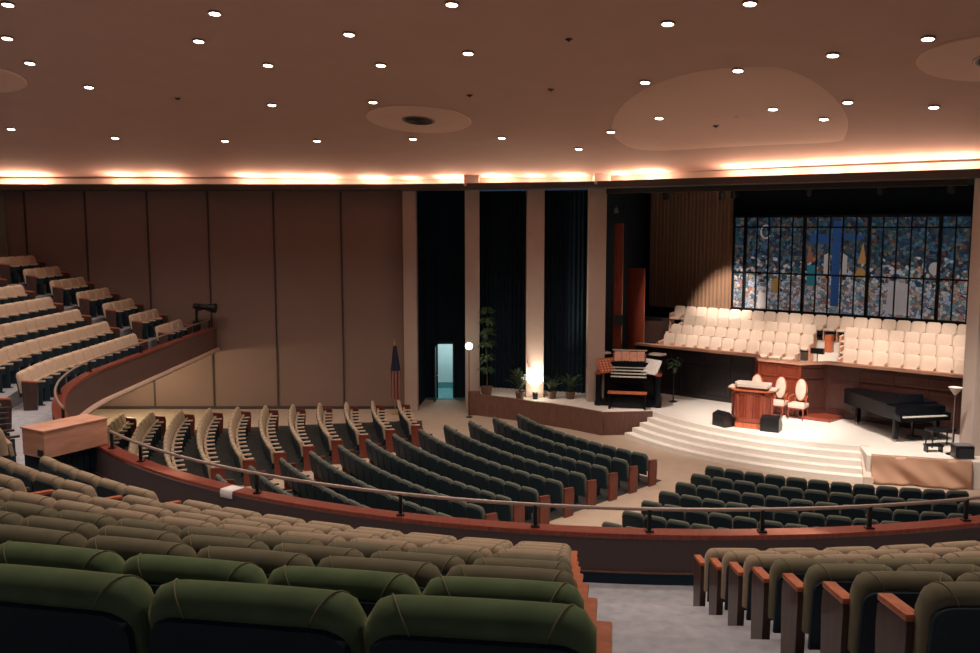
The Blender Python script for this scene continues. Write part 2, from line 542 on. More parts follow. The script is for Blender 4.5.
# columns
cols = [((-3.05, 31.65), 0.46, M['column']), ((-0.87, 31.35), 0.50, M['column']), ((1.24, 30.55), 0.60, M['column']), ((3.27, 29.75), 0.56, M['column'])]
for i, ((x, y), w, m_) in enumerate(cols):
    struct(MB().box((x + w / 2, y + 0.3, 3.9), (w, 0.6, 7.8), 0.015).build('wall_column', m_, smooth=False))
# blocks of the columns showing above the cove ledge
for (x, y) in [(-0.62, 31.0), (3.62, 29.6)]:
    struct(MB().box((x, y, 8.08), (0.52, 0.75, 0.36), 0.03).build('trim_column_head', M['column'], smooth=False))

# dark recesses between the columns
def pleats(p, q, z0, z1, amp, n, name, m, th=0.03, parent=None, phase=0.0):
    p = Vector(p); q = Vector(q); d = q - p; L = d.length; d.normalize(); nn = Vector((-d.y, d.x))
    rows = []; k = n * 8
    for i in range(k + 1):
        t = i / k
        o = amp * math.sin(2 * PI * n * t + phase) + 0.3 * amp * math.sin(2 * PI * n * t * 0.37 + 1)
        c = p + d * (L * t) + nn * o
        b = c + nn * th
        rows.append([(c.x, c.y, z0), (c.x, c.y, z1), (b.x, b.y, z1), (b.x, b.y, z0)])
    mb = MB(); mb.grid(rows, closed=True)
    mb.f.append((0, 1, 2, 3)); e = 4 * k; mb.f.append((e, e + 1, e + 2, e + 3))
    return mb.build(name, m, parent, smooth=True, angle=60)
struct(pleats((-0.4, 32.6), (1.4, 32.0), 0.0, 7.8, 0.05, 12, 'wall_recess_curtain', M['navy']))
struct(pleats((1.8, 31.9), (3.9, 31.1), 0.0, 7.8, 0.05, 14, 'wall_recess_curtain', M['navy']))
# door recess
struct(MB().wallseg((-2.62, 32.2), (-2.45, 34.0), 0, 7.9, 0.2).build('wall_recess_left', M['navy'], smooth=False))
struct(MB().wallseg((-0.75, 34.0), (-0.55, 32.1), 0, 7.9, 0.2).build('wall_recess_right', M['navy'], smooth=False))
mb = MB()
mb.box((-2.37, 34.05, 3.95), (0.7, 0.1, 7.9)); mb.box((-0.95, 34.05, 3.95), (0.95, 0.1, 7.9)); mb.box((-1.73, 34.05, 5.0), (0.64, 0.1, 5.8))
struct(mb.build('wall_recess_back', M['navy'], smooth=False))
# lit room behind the doorway
mb = MB(); mb.box((-1.7, 36.2, 1.3), (2.6, 0.1, 2.6)); mb.box((-3.0, 35.2, 1.3), (0.1, 2.1, 2.6)); mb.box((-0.4, 35.2, 1.3), (0.1, 2.1, 2.6))
mb.box((-1.7, 35.15, 2.65), (2.7, 2.1, 0.1))
struct(mb.build('wall_lobby', M['teal_wall'], smooth=False))
struct(MB().box((-1.7, 34.95, 0.01), (2.6, 2.4, 0.03)).build('floor_lobby', M['teal_floor'], smooth=False))
struct(MB().box((-1.7, 36.12, 0.12), (2.6, 0.05, 0.24)).build('baseboard_lobby', M['teal_floor'], smooth=False))
lamp('lobby_lamp', 'AREA', (-1.7, 35.0, 2.5), 32, (0.72, 0.95, 1.0), size=1.0, target=(-1.7, 35.1, 0))
d1 = struct(MB().box((0, 0, 0), (0.1, 0.1, 0.1)).build('door_1', M['navy']))
me = MB(); me.box((-2.02, 33.97, 1.07), (0.07, 0.1, 2.14), 0.01); me.box((-1.38, 33.97, 1.07), (0.07, 0.1, 2.14), 0.01); me.box((-1.7, 33.97, 2.14), (0.71, 0.1, 0.08), 0.01)
d1.data = me.mesh('door_1', M['black'])
lf = MB(); lf.box((-2.06, 33.6, 1.04), (0.045, 0.72, 2.06), 0.008)
leaf_ = lf.build('door_leaf', M['dark_wood'], d1)
MB().tube([(-2.02, 33.32, 1.0), (-1.97, 33.32, 1.0), (-1.97, 33.42, 1.0)], 0.012).build('handle', M['metal'], leaf_)

# stage platform -----------------------------------------------------------
arcL, arcR = 201.5, 252.5
stage_poly = [(-0.42, 33.0), (-0.42, 31.0), (1.6, 29.55), (3.65, 27.95)] + [polar(CM, 7.5, a) for a in frange(arcL, arcR, 30)] + \
             [(9.72, 22.68), (18, 20.4), (22, 30), (12, 40), (4, 37)]
mb = MB(); mb.prism(stage_poly, 0, 0.70)
struct(mb.build('floor_stage', M['carpet_stage'], smooth=False))
for i in range(1, 5):
    r0 = 7.40; r1 = 7.5 + 0.27 * i; z = 0.70 - 0.14 * i
    poly = [polar(CM, r1, a) for a in frange(arcL, arcR, 30)] + [polar(CM, r0, a) for a in frange(arcR, arcL, 30)]
    struct(MB().prism(poly, z - 0.14, z).build('floor_stage_step', M['carpet_stage'], smooth=False))
# sloping cheek wall right of the steps
a0 = Vector(polar(CM, 7.45, arcR)); a1 = Vector(polar(CM, 8.7, arcR)); n_ = Vector((0.95, -0.3)) * 0.24
mb = MB()
q = [(a0.x, a0.y), (a1.x, a1.y), (a1.x + n_.x, a1.y + n_.y), (a0.x + n_.x, a0.y + n_.y)]
mb.add([(q[0][0], q[0][1], 0), (q[1][0], q[1][1], 0), (q[2][0], q[2][1], 0), (q[3][0], q[3][1], 0),
        (q[0][0], q[0][1], .73), (q[1][0], q[1][1], .18), (q[2][0], q[2][1], .18), (q[3][0], q[3][1], .73)],
       [(0, 1, 2, 3), (4, 7, 6, 5), (0, 4, 5, 1), (1, 5, 6, 2), (2, 6, 7, 3), (3, 7, 4, 0)])
struct(mb.build('trim_step_cheek', M['stone'], smooth=False))
# low brown wall along the left of the platform
mb = MB()
lw = [(-0.45, 31.0), (0.6, 30.35), (1.7, 29.6), (2.7, 28.8), (3.62, 27.9)]
o1 = offset_poly(lw, 0.13)
for i in range(len(lw) - 1):
    mb.prism([lw[i], lw[i + 1], o1[i + 1], o1[i]], 0, 0.74)
mb.wallseg((3.58, 27.85), (5.15, 28.0), 0, 0.73, 0.12)
struct(mb.build('wall_platform', M['low_wall'], smooth=False))
struct(MB().box((-0.55, 31.0, 0.41), (0.42, 0.3, 0.82), 0.02).build('trim_platform_end', M['low_wall']))

# choir risers
for k in range(4):
    z = 1.70 + 0.28 * k; u1 = 3.62 if k == 0 else (1.8 - 0.7 * k) + 0.62; u0 = -1.4
    poly = [S(u1, -6.6), S(u1, 6.9), S(u0, 6.9), S(u0, -8.6)]
    if k:
        poly[0] = S(u1, -6.6)
    struct(MB().prism(poly, 0.7 if k == 0 else z - 0.28, z).build('floor_choir_riser', M['carpet_stage'], smooth=False))
# stage shell
struct(MB().wallseg(S(-1.45, -9.2), S(-1.45, 7.4), 0.7, 8.2, 0.2).build('wall_stage_back', M['darkwall'], smooth=False))
struct(MB().wallseg((3.75, 30.4), S(-1.5, -8.9), 0.7, 8.2, 0.2).build('wall_stage_left', M['darkwall'], smooth=False))
struct(MB().wallseg(S(-1.5, 7.4), (13.6, 22.8), 0.7, 8.2, 0.2).build('wall_stage_right', M['darkwall'], smooth=False))
struct(MB().prism([(3.4, 30.1), (12.3, 23.6), (14.6, 22.6), S(-1.6, 7.6), S(-1.6, -9.3)], 7.9, 8.1).build('ceiling_stage', M['darkwall'], smooth=False))
struct(strip([(3.9, 29.9), (12.4, 23.6)], [(0.0, 7.62), (0.18, 7.62), (0.18, 7.80), (0, 7.80)], 'trim_header', M['cove_dark']))
# right pillar and the wall beyond
struct(MB().box((12.98, 22.95, 3.9), (1.15, 0.8, 7.8), 0.02, rz=R(-8)).build('wall_column', M['white_wall'], smooth=False))
struct(MB().wallseg((13.4, 22.7), (18, 19.5), 0, 8.0, 0.25).build('wall_right', M['white_wall'], smooth=False))

# balcony -----------------------------------------------------------------
def tiers(ph):
    r_ = rise(ph); pr = [(0.1, 2.4)]
    for k in range(13):
        o = 1.28 + 0.85 * k - 0.02 + 0.42
        z = 2.4 + r_ * k
        pr.append((o - 0.30, z)); pr.append((o - 0.30, z + r_)) if k < 12 else pr.append((o + 0.6, z))
    pr += [(12.5, 2.1), (0.1, 2.1)]
    return pr
AIS = []
phis = [p for p in PHI_ALL]
struct(sweep(tiers, frange(PHI_END, 178, 10) + frange(178, 305, 60)[1:], 'floor_balcony', M['carpet_balcony']))
# parapet: inner wall, plinth, fascia, cap, bottom molding
par = thing('balcony_parapet', 'long curved dark brown balcony parapet with mahogany cap and tan lower lip', 'parapet')
sweep([(-0.09, 2.16), (0.09, 2.16), (0.09, 2.94), (-0.09, 2.94)], PHI_ALL, 'fascia', M['parapet_out'], parent=par)
sweep([(0.09, 2.52), (0.12, 2.52), (0.12, 2.94), (0.09, 2.94)], PHI_ALL, 'inner_panel', M['parapet_in'], parent=par)
sweep([(0.09, 2.38), (0.145, 2.38), (0.145, 2.53), (0.09, 2.53)], PHI_ALL, 'plinth', M['navy'], parent=par)
sweep([(0.12, 2.53), (0.15, 2.53), (0.15, 2.545), (0.12, 2.545)], PHI_ALL, 'plinth_molding', M['low_wall'], parent=par)
sweep([(-0.11, 2.94), (0.12, 2.94), (0.13, 2.97), (0.12, 3.0), (-0.11, 3.0), (-0.12, 2.97)], PHI_ALL, 'cap', M['mahogany'], parent=par)
sweep([(-0.12 + 0.085 * math.cos(a), 2.17 + 0.075 * math.sin(a)) for a in frange(0, 2 * PI * 7 / 8, 7)], PHI_ALL, 'lower_molding', M['mold_tan'], parent=par, smooth=True)
# wall that carries the balcony
struct(sweep([(4.2, 0), (4.4, 0), (4.4, 2.15), (4.2, 2.15)], frange(200, 305, 50), 'wall_under_balcony', M['wall_fabric']))

# handrail on the parapet: two runs, posts are parts
def rail_run(ph0, ph1, post_phis, label, z, off, n):
    t = thing('handrail', label, 'handrail', group='handrails on the balcony parapet')
    mb = MB()
    mb.tube([(*Ob(p, off), z) for p in frange(ph0, ph1, n)], 0.024, 8)
    mb.build('rail', M['rail'], t)
    for p in post_phis:
        mb = MB(); c = Ob(p, off)
        mb.box((c[0], c[1], (z + 2.98) / 2), (0.045, 0.045, z - 2.98), 0.008)
        mb.box((c[0], c[1], 3.01), (0.10, 0.10, 0.02), 0.006)
        mb.build('post', M['black'], t)
    return t
rail_run(220.9, 296, [221.1, 226.6, 240.1, 251, 259.4, 266, 272.5, 279, 285.5, 292], 'long bronze handrail above the parapet in front of the main seating', 3.27, 0.0, 60)
rail_run(PHI_END + 1.2, 209, [PHI_END + 1.5, 150, 165, 180, 194, 208.5], 'bronze handrail above the left wing parapet up to the far wall', 3.27, 0.05, 60)

# ------------------------------------------------------------------ LAMPS IN THE COVE
def on_line(pa, pb, t):
    return (pa[0] + (pb[0] - pa[0]) * t, pa[1] + (pb[1] - pa[1]) * t)
cove_pts = []
def px_on_seg(px, pa, pb):
    # plan intersection of the sight direction of a column of the picture with a wall line (used once to read off lamp spacing)
    k = (px - 490) / 900.0 * 0.988
    ax, ay = pa; dx, dy = pb[0] - ax, pb[1] - ay
    t = (k * ay - ax) / (dx - k * dy)
    return on_line(pa, pb, t)
cin = offset_poly(COVE, 0.30)
for px in [10, 35, 123, 165, 252, 290, 323, 374]:
    cove_pts.append(px_on_seg(px, cin[0], cin[1]))
for px in [412, 451, 498, 534, 571]:
    cove_pts.append(px_on_seg(px, cin[1], cin[2]))
for px in [616, 652, 741, 780, 823, 865, 912, 958]:
    cove_pts.append(px_on_seg(px, cin[2], cin[3]))
cove_pts.append(on_line(cin[3], cin[4], 0.25))
for i, p in enumerate(cove_pts):
    seg = 0 if i < 8 else (1 if i < 13 else (2 if i < 21 else 3))
    d = Vector(cin[seg + 1]) - Vector(cin[seg]); rz = math.atan2(d.y, d.x)
    where = 'above the left wall panels' if i < 8 else ('above the columns' if i < 13 else 'above the stage opening')
    n_in = i if i < 8 else (i - 8 if i < 13 else i - 13)
    t = thing('cove_light', 'glowing tube lamp in the ceiling cove %s, %s from left' % (where, ORD[n_in]), 'cove light',
              (p[0], p[1], 7.86), rz, 'cove lights along the ceiling edge')
    w = 0.22 if i in (8, 11) else 0.46
    MB().tube([(-w, 0, 0.09), (-w * 0.5, 0, 0.09), (w * 0.5, 0, 0.09), (w, 0, 0.09)], 0.028, 8).build('tube', M['cove_bulb'], t)
    MB().box((0, 0, 0.025), (2 * w + 0.08, 0.09, 0.05), 0.008).build('housing', M['white'], t)
    for s in (-0.5, 0.5):
        lamp('bulb_light', 'POINT', (w * s, -0.10, 0.15), COVE_W * (0.5 if w < .3 else 1), (1.0, 0.62, 0.44), t, size=0.05)

# ------------------------------------------------------------------ DOWNLIGHTS
DL = [((8, 3), (-8.53, 16.46)), ((7, 37), (-9.54, 18.31)), ((30, 62), (-9.92, 19.92)), ((89, 86), (-9.45, 21.7)), ((11, 128), (-13.45, 25.75)),
      ((115, 137), (-10.93, 26.69)), ((225, 140), (-7.79, 26.91)), ((317, 140), (-5.04, 26.68)), ((215, 12), (-4.93, 16.65)), ((199, 40), (-5.74, 18.26)),
      ((268, 64), (-4.74, 19.73)), ((272, 104), (-5.45, 22.98)), ((349, 33), (-2.66, 17.51)), ((381, 64), (-2.29, 19.4)), ((373, 101), (-2.85, 22.4)),
      ((413, 138), (-2.19, 26.06)), ((452, 3), (-0.64, 15.63)), ((468, 52), (-0.43, 18.28)), ((502, 137), (0.33, 25.43)), ((611, 131), (3.16, 23.96)),
      ((579, 148), (2.54, 26.13)), ((645, 81), (3.27, 19.44)), ((668, 22), (3.04, 15.87)), ((738, 69), (4.88, 18.16)), ((659, 117), (4.1, 22.25)),
      ((750, 2), (4.1, 14.68)), ((833, 54), (6.24, 16.83)), ((773, 108), (6.37, 20.68)), ((824, 118), (7.69, 21.13)), ((848, 101), (7.66, 19.68)),
      ((928, 37), (7.38, 15.61)), ((934, 106), (9.41, 19.48))]
bands = [(0, 26, 'row at the top edge of the photo'), (27, 57, 'second row down from the photo top'), (58, 92, 'middle ceiling row'),
         (93, 122, 'row above the one nearest the cove'), (123, 160, 'row nearest the cove')]
proto = None
for b0, b1, bn in bands:
    row = sorted([d for d in DL if b0 <= d[0][1] <= b1])
    for i, (pxy, (X, Y)) in enumerate(row):
        lab = 'round recessed ceiling downlight, %s from left, %s' % (ORD[i], bn)
        z = zceil(X, Y)
        gx = (zceil(X + .2, Y) - zceil(X - .2, Y)) / .4; gy = (zceil(X, Y + .2) - zceil(X, Y - .2)) / .4
        if proto is None:
            proto = thing('ceiling_downlight', lab, 'ceiling light', group='recessed downlights in the ceiling')
            MB().lathe([(0.12, 0.0), (0.125, -0.02), (0.105, -0.035), (0.095, -0.02), (0.095, 0.05)], n=20).build('trim_ring', M['trim_ring'], proto)
            MB().lathe([(0.092, -0.035), (0.092, -0.022), (0.04, -0.018)], n=20).build('lens', M['lamp_glow'], proto)
            t = proto
        else:
            t = copy_tree(proto)
            t['label'] = lab
        t.location = (X, Y, z - 0.004)
        t.rotation_euler = (math.atan(gy), -math.atan(gx), 0)
        lp = lamp('downlight_beam', 'SPOT', (X, Y, z - 0.08), DOWN_W, WARM2, None, (X, Y, 0), size=0.09, spot=125, blend=0.7)
        lp.parent = t
        lp.matrix_parent_inverse = (Matrix.Translation(t.location) @ t.rotation_euler.to_matrix().to_4x4()).inverted()
for i, (X, Y) in enumerate([(-11.5, 12.5), (-8.0, 13.5), (-4.2, 13.2), (-0.4, 12.6), (3.4, 12.2), (7.2, 11.5), (-6.0, 10.0), (-2.2, 9.4), (1.6, 9.0), (5.4, 8.4), (9.0, 8.0),
                            (-7.5, 6.2), (-3.8, 5.6), (0.0, 5.2), (3.8, 4.8), (-13.5, 18.0), (-13.8, 22.0), (-15.5, 26.0)]):
    t = copy_tree(proto)  # unseen downlights added to brighten the dark balcony
    t.location = (X, Y, zceil(X, Y) - 0.004); t.rotation_euler = (0, 0, 0)
    t['label'] = 'added unseen ceiling downlight brightening the balcony, %s of those beyond the photo edge' % ORD[i]
    lamp('downlight_beam', 'SPOT', (0, 0, -0.08), DOWN_W * (1.0 if Y > 7 or X < -10 else 0.95), WARM2, t, (0, 0, -9), size=0.09, spot=125, blend=0.7)
bn = ['left of the ceiling grille disc', 'top right of the ceiling grille disc', 'right of the ceiling grille disc', 'just above the ceiling grille disc', 'above the stage opening']
for i, (X, Y) in enumerate([(-7.68, 22.63), (1.46, 17.11), (1.36, 20.55), (-0.47, 21.45), (5.56, 22.56)]):
    o = MB().lathe([(0.07, 0.0), (0.07, -0.015), (0.05, -0.025), (0.02, -0.04), (0.015, -0.05)], n=14).build('ceiling_sprinkler', M['black'], None, (X, Y, zceil(X, Y) - (0.016 if i == 4 else 0)))
    tag(o, 'small dark ceiling sprinkler ' + bn[i], 'sprinkler', 'dark sprinklers in the ceiling')

def ceiling_disc(X, Y, r_, label, grille=True):
    z = zceil(X, Y)
    gx = (zceil(X + .4, Y) - zceil(X - .4, Y)) / .8; gy = (zceil(X, Y + .4) - zceil(X, Y - .4)) / .8
    t = thing('ceiling_air_diffuser', label, 'air vent', (X, Y, z - 0.012))
    t.rotation_euler = (math.atan(gy), -math.atan(gx), 0)
    MB().lathe([(r_ - .02, 0.07), (r_, 0.0), (r_ - .02, -0.02), (0.44, -0.02), (0.42, 0.0)], n=56).build('disc', M['plaster_pale'], t)
    if grille:
        MB().lathe([(0.44, -0.02), (0.44, -0.035), (0.40, -0.045), (0.37, -0.03)], n=32).build('rim', M['trim_ring'], t)
        mb = MB(); mb.lathe([(0.39, -0.03), (0.385, -0.032)], n=32)
        mb.build('throat', M['black'], t)
        mb = MB()
        for q in (0.08, 0.16, 0.24, 0.32):
            mb.lathe([(q, -0.034), (q + 0.015, -0.05), (q + 0.025, -0.05), (q + 0.03, -0.036)], n=28)
        mb.build('vane_rings', M['batten'], t)
    return t
ceiling_disc(-1.86, 23.95, 1.38, 'large round plaster disc with dark grille in the ceiling left of centre')
ceiling_disc(9.0, 16.3, 1.35, 'large pale round ceiling disc cut by the right edge of the photo')
ceiling_disc(-12.0, 20.9, 1.35, 'round ceiling disc cut by the left edge of the photo')
# paler curved thin panel on the ceiling over the front seats
pts = [(3.88, 18.84), (4.4, 18.25), (4.9, 18.0), (5.35, 17.83), (5.7, 17.85), (6.3, 18.3), (6.9, 18.95), (7.5, 19.8), (8.05, 20.7), (8.45, 21.6), (8.7, 22.4), (8.9, 23.1),
       (7.5, 23.9), (6.0, 24.9), (4.2, 26.1), (3.2, 24.5), (3.0, 22.0), (3.3, 20.0)]
for _ in range(2):
    pts = [q for i in range(len(pts)) for q in (on_line(pts[i], pts[(i + 1) % len(pts)], .25), on_line(pts[i], pts[(i + 1) % len(pts)], .75))]
mb = MB(); cx, cy = 5.8, 21.6; rows = []
for s in (1.0, 0.96, 0.8, 0.6, 0.4, 0.2, 0.02):
    rows.append([(cx + (x - cx) * s, cy + (y - cy) * s, zceil(cx + (x - cx) * s, cy + (y - cy) * s) - (0.002 if s == 1 else 0.014)) for x, y in pts])
mb.grid(rows, closed=True)
tag(mb.build('ceiling_pale_panel', M['plaster_pale']), 'pale curved thin panel on the ceiling before the stage opening', 'ceiling panel')

# ------------------------------------------------------------------ SEATS
def cushion(W, H0, H1, T, rc=0.10, lean=0.12, nx=14, bulge=0.02, y0=0.0):
    """upholstered back: rounded roll top, rounded corners; front at +y"""
    mb = MB(); rows = []
    for i in range(nx + 1):
        s = -1 + 2 * i / nx
        s = math.copysign(abs(s) ** 0.75, s)
        x = s * W / 2
        e = max(0.0, (abs(x) - (W / 2 - rc)) / rc)
        top = H1 - rc * 0.75 * (1 - math.sqrt(max(0, 1 - e * e))) - 0.006 * s * s
        th = T * (1 - 0.45 * (1 - math.sqrt(max(0, 1 - e ** 3))))
        rt = th / 2
        loop = []
        for (yy, zz) in [(rt, H0), (rt + bulge * 0.6, H0 + 0.12), (rt + bulge, (H0 + top) / 2), (rt + bulge * 0.5, top - rt * 1.6)]:
            loop.append((yy, zz))
        for a in frange(0, PI, 8):
            loop.append((rt * math.cos(a), top - rt + rt * math.sin(a)))
        loop += [(-rt, top - rt * 1.7), (-rt, (H0 + top) / 2), (-rt, H0)]
        rows.append([(x, y0 + yy - lean * (zz - H0), zz) for yy, zz in loop])
    mb.grid(rows, closed=True)
    n = len(rows[0]); mb.f.append(tuple(range(n))); m_ = nx * n; mb.f.append(tuple(m_ + i for i in range(n)))
    return mb

def shell(W, H0, H1, y0, lean, H_ref, T):
    """dark back shell: panel with rounded top corners following the cushion"""
    poly = [(-W / 2 + 0.01, H0)]
    r_ = 0.09
    for a in frange(PI, PI / 2, 5):
        poly.append((-W / 2 + r_ + r_ * math.cos(a), H1 - r_ * 0.8 + r_ * 0.8 * math.sin(a)))
    for a in frange(PI / 2, 0, 5):
        poly.append((W / 2 - r_ + r_ * math.cos(a), H1 - r_ * 0.8 + r_ * 0.8 * math.sin(a)))
    poly.append((W / 2 - 0.01, H0))
    vs = []; n = len(poly)
    for (x, z) in poly:
        vs.append((x, y0 - lean * (z - H_ref), z))
    for (x, z) in poly:
        vs.append((x * 0.985, y0 - T - lean * (z - H_ref), z - (0.006 if z > H0 + .1 else 0)))
    fs = [tuple(range(n)), tuple(range(n, 2 * n))[::-1]]
    for i in range(n):
        k = (i + 1) % n
        fs.append((i, k, n + k, n + i))
    return MB().add(vs, fs)

def piping_mb(side, W, H1, T, lean, H0, y0):
    x0 = W / 2 - 0.085; pts = []
    rt = T / 2
    for j, a in enumerate(frange(-0.35, PI + 0.2, 12)):
        aa = max(0, min(PI, a))
        yy = rt * math.cos(aa) * 1.02; zz = H1 - rt + rt * math.sin(aa) * 1.02
        t = j / 12
        x = x0 + 0.055 * (1 - t) - 0.05 * t * t
        e = max(0.0, (abs(x) - (W / 2 - 0.10)) / 0.10)
        zz -= 0.075 * (1 - math.sqrt(max(0, 1 - e * e)))
        if a < 0: zz -= 0.05
        if a > PI: zz -= 0.04
        pts.append((side * x, y0 + yy - lean * (zz - H0), zz))
    return MB().tube(pts, 0.0032, 6)

SEATN = {}
def make_seat(name, W, velvet, cush, arm_m, side_m, H=0.85, T=0.13, ends='', fine=True, group=None, cat='seat', panel_h=0.60, end_m=None, arm_end=None, folded=True):
    """local +y is the front; origin on the floor below the middle of the seat. ends: L and/or R carry an end panel."""
    t = thing(name, '', cat, group=group)
    lean = 0.16; H0 = 0.40; y0 = -0.17
    nx = 16 if fine else 8
    b = cushion(W - 0.012, H0, H, T, rc=0.085, lean=lean, nx=nx, y0=y0).build('backrest', velvet, t, angle=60)
    shell(W - 0.045, H0 - 0.1, H - (0.085 if fine else 0.06), y0 - T / 2 + 0.004, lean, H0, 0.022).build('back_shell', M['shell'], t)
    if fine:
        for s in (-1, 1):
            piping_mb(s, W - 0.02, H, T, lean, H0, y0).build('piping', M['piping'], b)
    if folded:
        # tip-up seat standing folded against the back
        mb = MB(); mb.box((0, -0.055, 0.475), (W - 0.09, 0.07, 0.24), 0.03, rx=0.16)
        mb.build('seat_cushion', cush, t, angle=60)
        mb = MB(); mb.box((0, -0.008, 0.46), (W - 0.11, 0.03, 0.22), 0.012, rx=0.16)
        mb.build('seat_underside', M['shell'], t)
    else:
        # seat cushion
        mb = MB(); rows = []
        for i in range(7):
            s = -1 + 2 * i / 6; s = math.copysign(abs(s) ** 0.6, s)
            x = s * (W / 2 - 0.045); k = 1 - 0.25 * abs(s) ** 6
            c = [(-0.14, 0.40), (0.22, 0.39), (0.265, 0.415), (0.27, 0.445), (0.24, 0.475), (0.0, 0.485), (-0.14, 0.47)]
            rows.append([(x, yy, 0.43 + (zz - 0.43) * k) for yy, zz in c])
        mb.grid(rows, closed=True); n = 7
        mb.f.append(tuple(range(n))); mb.f.append(tuple(6 * n + i for i in range(n)))
        mb.build('seat_cushion', cush, t, angle=60)
    # standard (floor support with arm) between seats, on the left; end seats get panels
    def support(side, end):
        x = side * W / 2
        if end:
            mb = MB()
            prof = [(-0.16, 0), (0.13, 0), (0.16, panel_h - 0.12), (0.15, panel_h - 0.02), (0.12, panel_h), (-0.17, panel_h + 0.03), (-0.18, panel_h)]
            vs = [(x - 0.03, p[0], p[1]) for p in prof] + [(x + 0.03, p[0], p[1]) for p in prof]
            n = len(prof); fs = [tuple(range(n)), tuple(range(n, 2 * n))[::-1]] + [(i, (i + 1) % n, n + (i + 1) % n, n + i) for i in range(n)]
            mb.add(vs, fs); mb.build('end_panel', end_m or side_m, t)
            MB().box((x, -0.02, panel_h + 0.035), (0.075, 0.33, 0.035), 0.012, rx=-0.10).build('armrest', arm_end or arm_m, t)
        else:
            mb = MB(); mb.box((x, 0.0, 0.27), (0.035, 0.20, 0.54), 0.008); mb.box((x, 0.0, 0.012), (0.06, 0.3, 0.024))
            mb.build('side_support', side_m, t)
            MB().box((x, 0.06, 0.575), (0.055, 0.24, 0.04), 0.012).build('armrest', arm_m, t)
    support(-1, 'L' in ends)
    if 'R' in ends:
        support(1, True)
    return t

class SeatKit:
    def __init__(s, *a, **k):
        s.a = a; s.k = k; s.p = {}
    def place(s, ends, loc, rz, label):
        if ends not in s.p:
            o = make_seat(*s.a, ends=ends, **s.k); s.p[ends] = o
        else:
            o = copy_tree(s.p[ends])
        o.location = loc; o.rotation_euler.z = rz; o['label'] = label
        return o

def project(X, Y, Z):
    p = math.atan(101.5 / 900.0); cp, sp = math.cos(p), math.sin(p)
    dz = Z - EYE; d = Y * cp - dz * sp; u = Y * sp + dz * cp
    if d < 0.2:
        return None
    return (490 + 900 * X / d, 326.5 - 900 * u / d)

# --- balcony seats
armB = M['orange_wood']
kits = {}
def bal_kit(W, vel, nm):
    key = (round(W, 2), nm)
    if key not in kits:
        kits[key] = SeatKit('balcony_chair', W, vel, vel, (M['velvet_pale_lit'] if nm.startswith('pale') else M['end_brown']), M['shell'], H=0.88, T=0.145, fine=True,
                            group='upholstered balcony seats', cat='balcony chair', panel_h=0.63, end_m=M['end_brown'], arm_end=armB)
    return kits[key]
bal_kit_r = {}
def bal_row(k, ph0, ph1, col, vel, block, frm, order=1, spacing=0.57, wing=False, skip=None):
    """seats of row k between two angles of the balcony curve; order=-1 counts from ph1"""
    off = (1.28 if not wing else 1.12) + 0.85 * k - 0.23
    N = 60; ph = frange(ph0, ph1, N); pts = [Ob(p, off) for p in ph]
    L = [0]
    for i in range(N):
        L.append(L[-1] + math.dist(pts[i], pts[i + 1]))
    n = max(1, round(L[-1] / spacing)); w = L[-1] / n
    W = round(w, 2)
    kit = bal_kit(W if not wing else 0.54, vel, col)
    made = 0
    for i in range(n):
        tgt = (i + 0.5) * w
        j = next(q for q in range(N) if L[q + 1] >= tgt)
        f = (tgt - L[j]) / (L[j + 1] - L[j]); p = ph[j] + (ph[j + 1] - ph[j]) * f
        c = Ob(p, off); nn = Nb(p)
        z = 2.4 + rise(p) * k
        pr = project(c[0], c[1], z + 0.9)
        if pr is None or not (-75 < pr[0] < 1330 and pr[1] < 760):
            continue
        # increasing phi runs to the right as seen from behind a seat
        if skip and skip(pr): continue
        ends = ''
        if i == 0: ends += 'L'
        if i == n - 1: ends += 'R'
        rz = math.atan2(-nn.y, -nn.x) - PI / 2
        num = i if order == 1 else n - 1 - i
        lab = '%s balcony chair, %s %s, %s row, %s' % (col, ORD[num] + ' from', frm, ORD[k], block)
        kit.place(ends, (c[0], c[1], z), rz, lab)
        made += 1
    return made
nb = 0
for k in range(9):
    vel = M['velvet_lit'] if k < 4 else (M['velvet_half_lit'] if k < 7 else M['velvet_dim'])  # one velvet, its colour changed by row to follow the light
    col = 'lit green velvet' if k < 4 else ('half-lit green velvet' if k < 7 else 'dim green velvet')
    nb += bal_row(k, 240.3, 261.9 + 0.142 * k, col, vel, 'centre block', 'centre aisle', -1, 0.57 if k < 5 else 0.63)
for k in range(7):
    vel = M['velvet_lit'] if k < 3 else M['velvet_half_lit']
    col = 'lit green velvet' if k < 3 else 'half-lit green velvet'
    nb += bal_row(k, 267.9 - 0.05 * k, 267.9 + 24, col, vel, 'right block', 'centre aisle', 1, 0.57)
for k in range(6):
    nb += bal_row(k, 194.5 if k > 1 else (194.5 if k else 196.5), 237.9, 'lit green velvet', M['velvet_lit'], 'left curve block', 'crate side aisle', -1, 0.57, False, (lambda q: 14 < q[0] < 66) if k == 0 else None)
pale = M['velvet_pale_lit']
for k in range(7):
    a1 = 187.5; a0 = 178 - (27.65 - Pb(178)[1]) / 0.2226
    nb += bal_row(k, a0, a1, 'pale lit green velvet', pale, 'left wing', 'near aisle', -1, 0.55, True)
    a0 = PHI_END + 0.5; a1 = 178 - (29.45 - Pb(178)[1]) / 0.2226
    nb += bal_row(k, a0, a1, 'pale lit green velvet', pale, 'far wing end', 'wing aisle', -1, 0.55, True)
print('balcony seats', nb)

